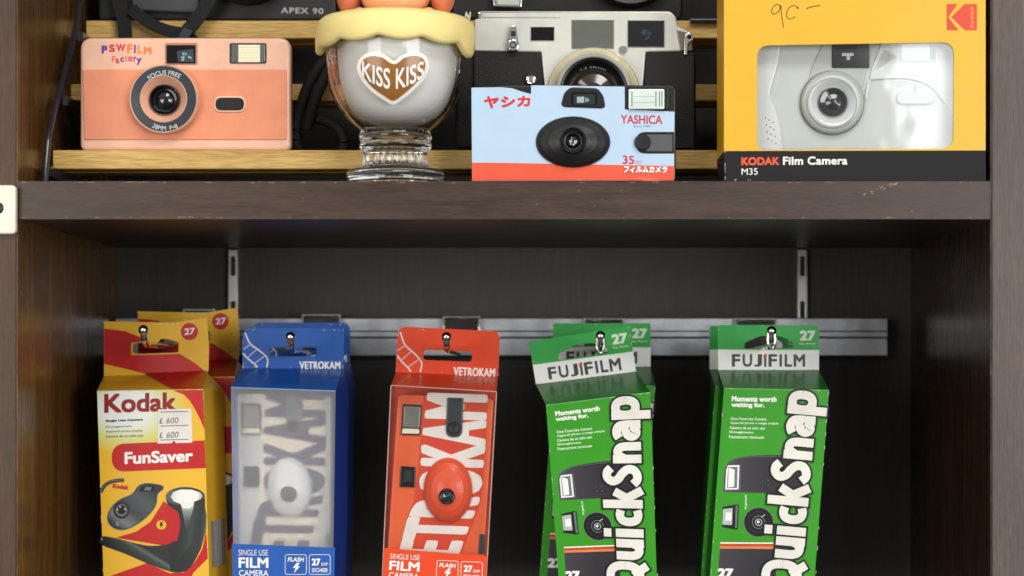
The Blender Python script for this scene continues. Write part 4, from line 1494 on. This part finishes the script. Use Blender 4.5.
def vet_header(b, col):
    hd = rpoly([(242.6, 328), (344, 328), (343.4, 368.5), (242.4, 368.5)], [9, 9, 0, 0], 6)
    b.prism(hd, YB - 0.0006, YB, col, holes=(tube_slot(269, 347.4, 317, 356.4, 3.6),))
    yh = YB - 0.0006
    z5 = lambda l: [(220 + a / 5.233, 310 + c_ / 5.233) for a, c_ in l]
    b.stroke(spline(z5([(132, 120), (158, 176), (208, 214), (243, 246), (250, 268), (244, 300)]), 5), 1.5, yh, M_VWHITE, 1)
    b.stroke(spline(z5([(120, 226), (150, 258), (180, 282), (196, 300)]), 5), 1.5, yh, M_VWHITE, 1)
    for a in ([(121, 206), (160, 180)], [(148, 246), (192, 206)], [(182, 278), (236, 240)]):
        b.stroke(z5(a), 0.7, yh, M_VWHITE, 1)
    wear(b, loop_edges([(243.4, 330), (343.2, 330), (342.8, 367), (243.2, 367)]), yh, 16, 3)
    b.text('VETROKAM', [(299.4, 369.2), (340.4, 369.2), (340.4, 361.4), (299.4, 361.4)], yh, M_WHITE, 1, bold=(0.05, 0.025), sp=1.08)


def vet_label(b, col):
    lab = [(231.9, 543.8), (335, 547.8), (333.4, 606), (233.9, 606)]
    b.prism(lab, YF - 0.0006, YF - 0.0001, col)
    y = YF - 0.0006
    b.text('SINGLE USE', [(238.6, 555.4), (268, 555.6), (268, 549.8), (238.6, 549.6)], y, M_VWHITE, 1, bold=0.005)
    b.text('FILM', [(238.6, 567.8), (268.4, 568), (268.4, 557.6), (238.6, 557.4)], y, M_WHITE, 1, bold=0.03)
    b.text('CAMERA', [(239, 576), (268.4, 576.2), (268.4, 570.2), (239, 570)], y, M_WHITE, 1, bold=0.01)
    for x0, x1 in ((285.2, 306.4), (309.2, 330.2)):
        r = rrect(x0, 554.6, x1, 574.4, 2.5)
        b.stroke(r + [r[0]], 0.6, y, M_VWHITE, 1)
    b.text('FLASH', [(287.6, 561.6), (304.2, 561.8), (304.2, 557.4), (287.6, 557.2)], y, M_WHITE, 1, bold=0.03, shear=0.2)
    b.flat([(296.6, 562.8), (299.6, 562.8), (297.6, 566.4), (300, 566.4), (294, 573), (295.6, 568), (292.8, 568)], y, M_WHITE, 1)
    b.text('27', [(311.8, 565.6), (320.4, 565.6), (320.4, 558.4), (311.8, 558.4)], y, M_WHITE, 1, bold=0.05)
    b.text('EXP', [(321.4, 565.6), (328, 565.6), (328, 562.6), (321.4, 562.6)], y, M_VWHITE, 1, bold=0.02)
    b.text('ISO400', [(312, 572.2), (327.6, 572.2), (327.6, 568), (312, 568)], y, M_VWHITE, 1, bold=0.02)


def interp(tab, v):
    for (a, b_), (c_, d) in zip(tab, tab[1:]):
        if a <= v <= c_:
            return b_ + (d - b_) * (v - a) / (c_ - a)
    return tab[-1][1]


def vet_camera(root, fm, strip, zone, letters, dome, dark, dome_c=(448, 490), lens_c=(447.6, 495.6), lens_m=None, dome_s=1.0):
    y = 0.114
    b = MB(fm)
    body = rpoly([(398, 394), (494, 398), (481, 604), (384, 600)], 6)
    b.prism(body, y, y + 0.022, strip, bev=1.5)
    zone_p = [(423.5, 395.4), (488, 398), (486, 450), (481.5, 500), (469, 535), (462, 552), (448, 600), (388, 598), (399, 550), (406, 520), (414, 500), (418, 470)]
    b.flat(zone_p, y, zone, 1)
    base = [(393, 488.6), (450, 486), (500, 480.5), (535, 467), (550, 461), (606, 444)]
    top = [(393, 426.6), (445, 420.6), (485, 419), (500, 416), (520, 406.5), (550, 399), (606, 386)]

    def f(u, v):
        yy = 583 - u * (583 - 393.5)
        a, c_ = interp(base, yy), interp(top, yy)
        return (a + v * (c_ - a), yy + (a + v * (c_ - a) - 455) * 0.035)
    b.text('VETROKAM', f, y, letters, 2, bold=(0.075, 0.03), sp=1.12)
    b.build('body', root)
    b = MB(fm)
    b.lathe(dome_c, [(r_ * dome_s, d_) for r_, d_ in [(24.6, y - 0.0004), (23.8, y - 0.0022), (21, y - 0.0045), (16, y - 0.0066), (10, y - 0.0080), (5, y - 0.0086), (1, y - 0.0088)]], dome, y, 56, ry=1.32)
    b.build('lens_dome', root)
    b = MB(fm)
    b.lathe(lens_c, [(8.4, y - 0.0070), (8.0, y - 0.0092), (7.2, y - 0.0096), (6, y - 0.0090), (4, y - 0.0098), (0.5, y - 0.0102)], lens_m or M_LENS, y, 30)
    b.build('lens', root)
    b = MB(fm)
    b.prism(rpoly([(447.4, 397.6), (463.2, 398), (462, 437.6), (445.4, 437)], [1, 1, 8, 8]), y - 0.0016, y + 0.001, dark, bev=1)
    b.lathe((454, 428), [(6.6, y - 0.0014), (6.2, y - 0.0030), (5.4, y - 0.0034), (1, y - 0.003)], M_BLACK, y, 24)
    b.build('film_wheel', root)
    b = MB(fm)
    b.prism(rpoly([(402.6, 404), (422, 405), (420, 435.4), (401, 435)], 2), y - 0.0014, y + 0.001, M_BLACK, bev=0.6)
    b.prism(rpoly([(404, 406), (420.6, 407), (419.4, 428), (403, 427.4)], 1), y - 0.002, y + 0.001, pm('flash reflector', '#8d8f86', 0.25, metal=0.6), bev=0.6)
    b.prism(rpoly([(402.4, 428.4), (419.2, 429), (419, 434), (401.8, 433.6)], 1), y - 0.0022, y + 0.001, M_FLASH, bev=0.6)
    b.build('flash', root)
    b = MB(fm)
    b.prism(rpoly([(400.6, 466), (415.6, 467), (415, 487.4), (399.4, 487)], 1.5), y - 0.0014, y + 0.001, M_GLOSSBLACK, bev=0.8)
    b.flat([(404, 470), (412.4, 470.4), (412, 482), (403.4, 482)], y - 0.0014, pm('green viewfinder glass', '#1d2c2c', 0.06, coat=1), 1)
    b.build('viewfinder', root)
    b = MB(fm)
    b.prism(rpoly([(479.6, 534), (485, 534.4), (484.4, 554), (478.4, 553.6)], 0.6), y - 0.001, y + 0.001, dark, bev=0.5)
    b.build('side_window', root)


# blue, frosted
blue = thing('film_camera_pack', 'blue single use camera pack with a frosted window, front of its hook', 'camera pack', P(290, 348, 0.12), 'blue camera packs')
bf = [(231, 387), (335.6, 390.6), (332.6, 606), (234, 606)]
b = MB()
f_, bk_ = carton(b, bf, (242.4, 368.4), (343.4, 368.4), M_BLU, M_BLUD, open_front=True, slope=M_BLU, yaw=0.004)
b.stroke([(231.2, 387.4), (335.4, 391)], 0.7, YF, pm('worn blue edge', '#9fb4d8', 0.5), 1)
b.build('carton', blue)
b = MB()
vet_header(b, M_BLU)
b.build('header', blue)
b = MB()
b.raw([P(*p, YF) for p in bf], [(0, 1, 2, 3)], frosted('frosted plastic'))
b.build('window', blue)
b = MB()
vet_label(b, M_BLU)
b.build('label_panel', blue)
cb = thing('single_use_camera', 'white and mauve camera behind the frosted window of the blue pack', 'camera', P(285, 580, 0.125))
vet_camera(cb, qmap([(398, 394), (494, 398), (481, 604), (384, 600)], [(235.4, 393.5), (331.6, 395), (329.4, 604), (237, 602)]), pm('cam white', '#d4d4ce', 0.4), pm('cam cream', '#e6dcc6', 0.4), pm('cam mauve', '#4a4160', 0.4), pm('cam dome white', '#e9eae8', 0.35), pm('cam grey', '#6a6c70', 0.4), lens_m=pm('cam lens grey', '#4a4d50', 0.35), dome_c=(446, 488.5), lens_c=(446.4, 494), dome_s=0.92)
dup(blue, blue.location + Vector((-0.0006, 0.045, 0.0045)), 'blue single use camera pack hidden behind the front blue pack', skip=())

# orange-red, clear
redp = thing('film_camera_pack', 'orange red single use camera pack with a clear plastic window', 'camera pack', P(446, 348, 0.12))
rfm = qmap([(242.6, 328), (344, 328), (343.4, 368.5), (242.4, 368.5)], [(398, 326.4), (500.4, 331.4), (498, 376.6), (395.6, 372.4)])
rlm = qmap([(231.9, 543.8), (335, 547.8), (333.4, 606), (233.9, 606)], [(384, 548), (487.6, 556), (484.4, 612), (381, 604)])
rfq = [(391, 385.4), (496.6, 391.6), (484.4, 612), (381, 604)]
b = MB()
v = [P(*p, YF) for p in rfq]
bk = [P(395.6, 372.4, YB), P(498, 376.6, YB), v[2] + Vector((0, YB - YF, 0)), v[3] + Vector((0, YB - YF, 0))]
b.raw(v + bk, [(0, 4, 5, 1), (4, 7, 6, 5), (3, 2, 6, 7)], M_VRED)
b.build('carton', redp)
b = MB(rfm)
vet_header(b, M_VRED)
b.build('header', redp)
M_CLEAR = film('clear plastic', 0.035, tint=(0.97, 0.97, 0.97, 1), bump=0.25, bscale=45, rough=0.08)
b = MB()
b.raw(v + bk, [(0, 1, 2, 3), (0, 3, 7, 4), (1, 5, 6, 2)], M_CLEAR)
M_EDGE = pm('plastic edge', '#c9b0aa', 0.15, coat=1)
for i, j in ((0, 1), (0, 3), (1, 2)):
    b.tube([tuple(v[i]), tuple(v[j])], 0.00032, M_EDGE, 6)
b.build('window', redp)
b = MB(rlm)
vet_label(b, M_VRED)
b.build('label_panel', redp)
cr = thing('single_use_camera', 'orange red camera with white letters inside the clear plastic pack', 'camera', P(440, 590, 0.125))
vet_camera(cr, None, pm('cam orange', '#ea6230', 0.4, coat=0.2), pm('cam red', '#d8401f', 0.4, coat=0.2), pm('cam white letters', '#ece8e2', 0.4), pm('cam dome orange', '#e8532b', 0.38, coat=0.2), pm('cam smoke', '#2f3a3c', 0.3))

# ---- green packs
M_GRN = pm('pack green', '#379a1e', 0.3, coat=0.18, var=0.05, bump=0.5, bscale=38)
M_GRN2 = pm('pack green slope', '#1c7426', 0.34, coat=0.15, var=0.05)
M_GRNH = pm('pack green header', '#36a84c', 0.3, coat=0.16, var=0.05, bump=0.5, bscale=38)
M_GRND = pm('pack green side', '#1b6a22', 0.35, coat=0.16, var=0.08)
M_BAND = pm('pack white band', '#f1f4f1', 0.3, coat=0.16, var=0.02)
M_GTXT = pm('pack pale green print', '#dff0d8', 0.4)
M_GINK = pm('pack black print', '#16161a', 0.3, coat=0.16)
M_GINK2 = pm('pack purple black print', '#2e2a33', 0.3, coat=0.16)
FR = [(724, 388), (829, 390), (812.4, 606), (707.6, 606)]
HR = [(718, 325), (819, 325), (819, 370), (718, 370)]


def heavy_word(b, p0, p1, y, ink, white):
    """the big product word in heavy strokes with a dark outline, reading from p0 to p1 along its baseline"""
    W = 9.2
    el = lambda cx, cy, rx, ry: [(cx + rx * math.copysign(abs(math.cos(t)) ** 0.8, math.cos(t)), cy + ry * math.copysign(abs(math.sin(t)) ** 0.8, math.sin(t))) for t in [2 * PI * k / 28 for k in range(29)]]
    S = lambda *p: spline(p, 6)
    G = [(37, [el(18, 20.5, 13.0, 15.8), [(20, 12), (32, -3)]]),
         (26, [S((5.6, 29), (5.6, 20), (5.7, 12), (8, 6.6), (12.5, 5), (17, 6.8), (19.5, 11)), [(20, 29), (20, 0)]]),
         (12.6, [[(6, 0), (6, 29)], [(6, 33.6), (6, 41.5)]]),
         (21.5, [S((20, 23), (14, 24), (8.4, 21.5), (6.4, 14.5), (8.4, 7.5), (14, 5), (20, 6))]),
         (25.5, [[(5.8, 0), (5.8, 41)], [(9, 10.5), (20.5, 29)], [(12, 17), (22, 0)]]),
         (27, [S((22.6, 31.5), (18, 35.4), (11.5, 35.4), (7, 30.6), (9.4, 24.6), (15.5, 20.4), (20.4, 15), (20, 8.6), (14.6, 5), (8.4, 5), (3.4, 9))]),
         (26, [[(5.8, 0), (5.8, 29)], S((7, 18), (10, 22.6), (14.5, 24), (18.8, 22), (20.4, 16.5), (20.4, 8), (20.4, 0))]),
         (25, [S((4.5, 22), (9, 24.2), (14.5, 24), (18.6, 21.2), (19.8, 15.5), (19.8, 8), (19.8, 0)), S((18.8, 15), (12, 15), (7.4, 13), (5.8, 9.2), (8, 5.2), (12.5, 4.8), (17, 7.6), (19, 10))]),
         (26, [[(5.8, -10.5), (5.8, 29)], el(14.6, 14.6, 8.4, 10.0)])]
    tot = sum(g[0] for g in G)
    a, c_ = Vector(p0), Vector(p1)
    du = (c_ - a) / tot
    dv = Vector((du.y, -du.x)).normalized()          # up the letters: left of the reading direction
    f = lambda q: tuple(a + du * q[0] + dv * q[1])
    x, k = 0.0, 0
    for adv, strokes in G:
        for st_ in strokes:
            pts = [Vector((x + p[0], p[1])) for p in st_]
            closed = len(pts) > 20 and (pts[0] - pts[-1]).length < 0.1
            for wd, ext, mt, lv in ((W + 4.0, 1.9, ink, 11), (W, 0.0, white, 13)):
                q = [p.copy() for p in pts]
                if not closed and ext:
                    q[0] += (q[0] - q[1]).normalized() * ext
                    q[-1] += (q[-1] - q[-2]).normalized() * ext
                b.stroke([f(p) for p in q], wd * 0.94, y, mt, lv + 0.05 * k)
            k += 1
        x += adv


def green_pack(root, fq, hq, stroke_tilt=None):
    fmf = qmap(FR, fq)
    fmh = qmap(HR, hq)
    b = MB()
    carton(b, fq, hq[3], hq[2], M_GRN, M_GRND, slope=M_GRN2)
    b.fm = fmf
    y = YF
    b.text('Moments worth', [(731.6, 401.4), (776.4, 402), (776.8, 396.6), (731.8, 396)], y, M_WHITE, 1, bold=0.05, sp=1.05)
    b.text('waiting for.', [(731.2, 408.2), (764.4, 408.6), (764.6, 402.8), (731.4, 402.2)], y, M_WHITE, 1, bold=0.05, sp=1.05)
    for k, (s_, x1) in enumerate((('One-Time-Use Camera', 766.4), ('Appareil photo a usage unique', 778.4), ('Camara de un solo uso', 765), ('Einwegkamera', 753.4), ('Fotocamera monouso', 764))):
        x0 = 730.6 - k * 0.4
        b.text(s_, [(x0, 420 + k * 4.55), (x1, 420.6 + k * 4.55), (x1, 417.6 + k * 4.55), (x0, 417 + k * 4.55)], y, M_GTXT, 1, bold=0.02)
    top = spline([(723.4, 492), (724, 474), (727, 464), (736, 458.4), (750, 456), (770, 455), (800, 455.4)], 5) + [(805, 457), (803, 493), (800, 494)]
    b.flat(top, y, gradient('pack body tone', root, fmf(723, 475), fmf(790, 470), [(0, '#564e5c'), (0.25, '#3a3440'), (0.7, '#221f28'), (1, '#1a181f')]), 1)
    b.stroke(spline([(724.6, 474), (728, 464.6), (737, 459), (752, 456.8), (800, 456.4)], 5), 1.0, y, pm('pack grey print', '#59535f', 0.3), 2)
    b.flat([(726.4, 465.4), (739.4, 465), (738.6, 489.4), (725.2, 489.6)], y, M_BAND, 2)
    b.flat([(728, 467), (737.6, 466.8), (737, 488), (727, 488)], y, M_ART2, 3)
    b.flat([(728.6, 467.6), (733, 469), (734.6, 470), (734, 486.6), (728, 487.4)], y, M_WHITE, 4)
    b.flat([(730.2, 470.6), (733.6, 471.2), (733, 485), (729.6, 485.6)], y, M_BAND, 5)
    b.stroke([(740.8, 464.6), (740, 491)], 0.5, y, M_ART2, 2)
    for a, c_ in ((762.4, 480.6), (768, 480.4), (762.6, 485.6), (768, 485.4)):
        b.flat(ell(a, c_, 1.5, n=12), y, M_GINK, 2)
        b.flat(ell(a, c_, 0.7, n=10), y, M_ART2, 3)
    vf_ = [(722.6, 507), (735.6, 504.4), (738.8, 505), (738, 529), (735, 529.6), (722, 527)]
    b.flat(vf_, y, M_GINK, 2)
    b.flat([(723, 509), (732.6, 508), (732, 525), (722.4, 524.6)], y, M_ART3, 3)
    b.flat([(735.6, 505.6), (737.6, 505.8), (737, 528), (735, 528)], y, M_ART2, 3)
    b.flat([(725.8, 512.6), (731.6, 512.4), (731.4, 520.6), (725.4, 520.6)], y, M_WHITE, 4)
    b.text('FUJIFILM', [(747.2, 509), (747.4, 495), (745, 495), (744.8, 509)], y, M_GTXT, 1, bold=0.03)
    c = (758.6, 522.2)
    for r_, mt in ((15.2, M_ART2), (14.4, M_GINK), (11, M_GINK2), (10.2, M_GINK), (6.6, M_ART2), (5.8, M_GINK), (3.6, M_ART3), (2.8, M_GINK)):
        b.flat(ell(c[0], c[1], r_, n=36), y, mt, 2 + (15.2 - r_) * 0.5)
    b.flat(ell(c[0] - 0.4, c[1] - 0.4, 1.4, n=12), y, M_WHITE, 9.5)
    b.stroke([(761, 517), (765, 514.6)], 0.9, y, M_ART3, 9)
    b.flat([(720.4, 542.2), (777, 542.6), (777, 543.8), (720.2, 543.6)], y, M_WHITE, 1)
    b.flat([(720.2, 543.6), (777, 543.8), (776, 546.6), (720, 546.2)], y, pm('pack rust', '#c8482a', 0.35), 1)
    b.flat([(720, 546.2), (776, 546.6), (776, 549), (719.8, 548.6)], y, pm('pack orange', '#e08a4a', 0.35), 1)
    b.flat([(719.8, 548.6), (776, 549), (776, 605), (716, 605)], y, gradient('pack base tone', root, fmf(718, 560), fmf(785, 575), [(0, '#3d3742'), (0.5, '#27242b'), (1, '#19181d')]), 1)
    b.text('27', [(717.4, 578.2), (733, 578.4), (733.4, 568.4), (717.8, 568.2)], y, M_WHITE, 2, bold=0.06)
    heavy_word(b, (800.4, 593), (817.7, 393.5), y, M_GINK, pm('pack bone white', '#e9e8df', 0.3, coat=0.16))
    b.stroke([(724.2, 388.3), (828.6, 390.3)], 0.6, y, pm('worn green edge', '#7fc07a', 0.5), 1)
    wear(b, [((724.6, 388.8), (828.4, 390.8)), ((724.2, 390), (711, 575)), ((828.4, 392), (815.6, 575))], y, 26, 4)
    b.build('carton', root)
    b = MB(fmh)
    slot = [(744.2, 346), (745.4, 342.4), (752, 339.4), (761, 336), (771, 335), (781, 336.4), (790, 340.2), (793.8, 343.6), (793.2, 348), (745, 348.6)]
    b.prism(HR, YB - 0.0006, YB, M_GRNH, holes=(slot,))
    yh = YB - 0.0006
    b.flat([(718, 349.6), (819, 350), (819, 370), (718, 370)], yh, M_BAND, 1)
    for ch, x0, x1 in (('F', 731.8, 740.2), ('U', 742.6, 752.2), ('J', 754, 762), ('F', 768.4, 777), ('I', 779.4, 782), ('L', 784.6, 792), ('M', 793.6, 805.2)):
        b.text(ch, [(x0, 366.8), (x1, 366.8), (x1, 354.2), (x0, 354.2)], yh, pm('pack graphite', '#45454a', 0.35), 2, bold=0.03)
    b.flat([(764, 357.6), (766.4, 357.6), (766.4, 366.8), (764, 366.8)], yh, pm('pack graphite', '#45454a', 0.35), 2)
    b.flat([(763.6, 354.6), (766.8, 353.4), (766.8, 357), (763.6, 358.6)], yh, M_RED, 3)
    b.text('27', [(799.8, 340.8), (815.4, 340.8), (815.4, 330.4), (799.8, 330.4)], yh, M_GTXT, 1, bold=0.05)
    b.text('Exp. Photos', [(799.6, 345), (815.6, 345), (815.6, 342.8), (799.6, 342.8)], yh, M_GTXT, 1, bold=0.02)
    wear(b, loop_edges([(718.6, 325.6), (818.4, 325.6), (818.4, 369.6), (718.6, 369.6)]), yh, 14, 4)
    b.build('header', root)


g1 = thing('film_camera_pack', 'green and white single use camera pack hanging straight, front of the rightmost hook', 'camera pack', P(771, 345, 0.12), 'green camera packs')
green_pack(g1, FR, HR)
g2 = thing('film_camera_pack', 'green and white single use camera pack hanging tilted with its left side lower', 'camera pack', P(600, 345, 0.12), 'green camera packs')
green_pack(g2, [(546, 405), (650.4, 392), (657.8, 606), (560.6, 606)], [(528.8, 341.4), (629.4, 326.4), (636, 371.6), (536, 384.4)])
dup(g1, g1.location + Vector((-0.0020, 0.045, 0.0005)), 'green single use camera pack half hidden behind the straight rightmost green pack')
gx = (553 - VX) / sc(0.185) - (718 - VX) / sc(0.14)
dup(g1, g1.location + Vector((gx, 0.045, 0.0022)), 'green single use camera pack hanging straight behind the tilted green pack')
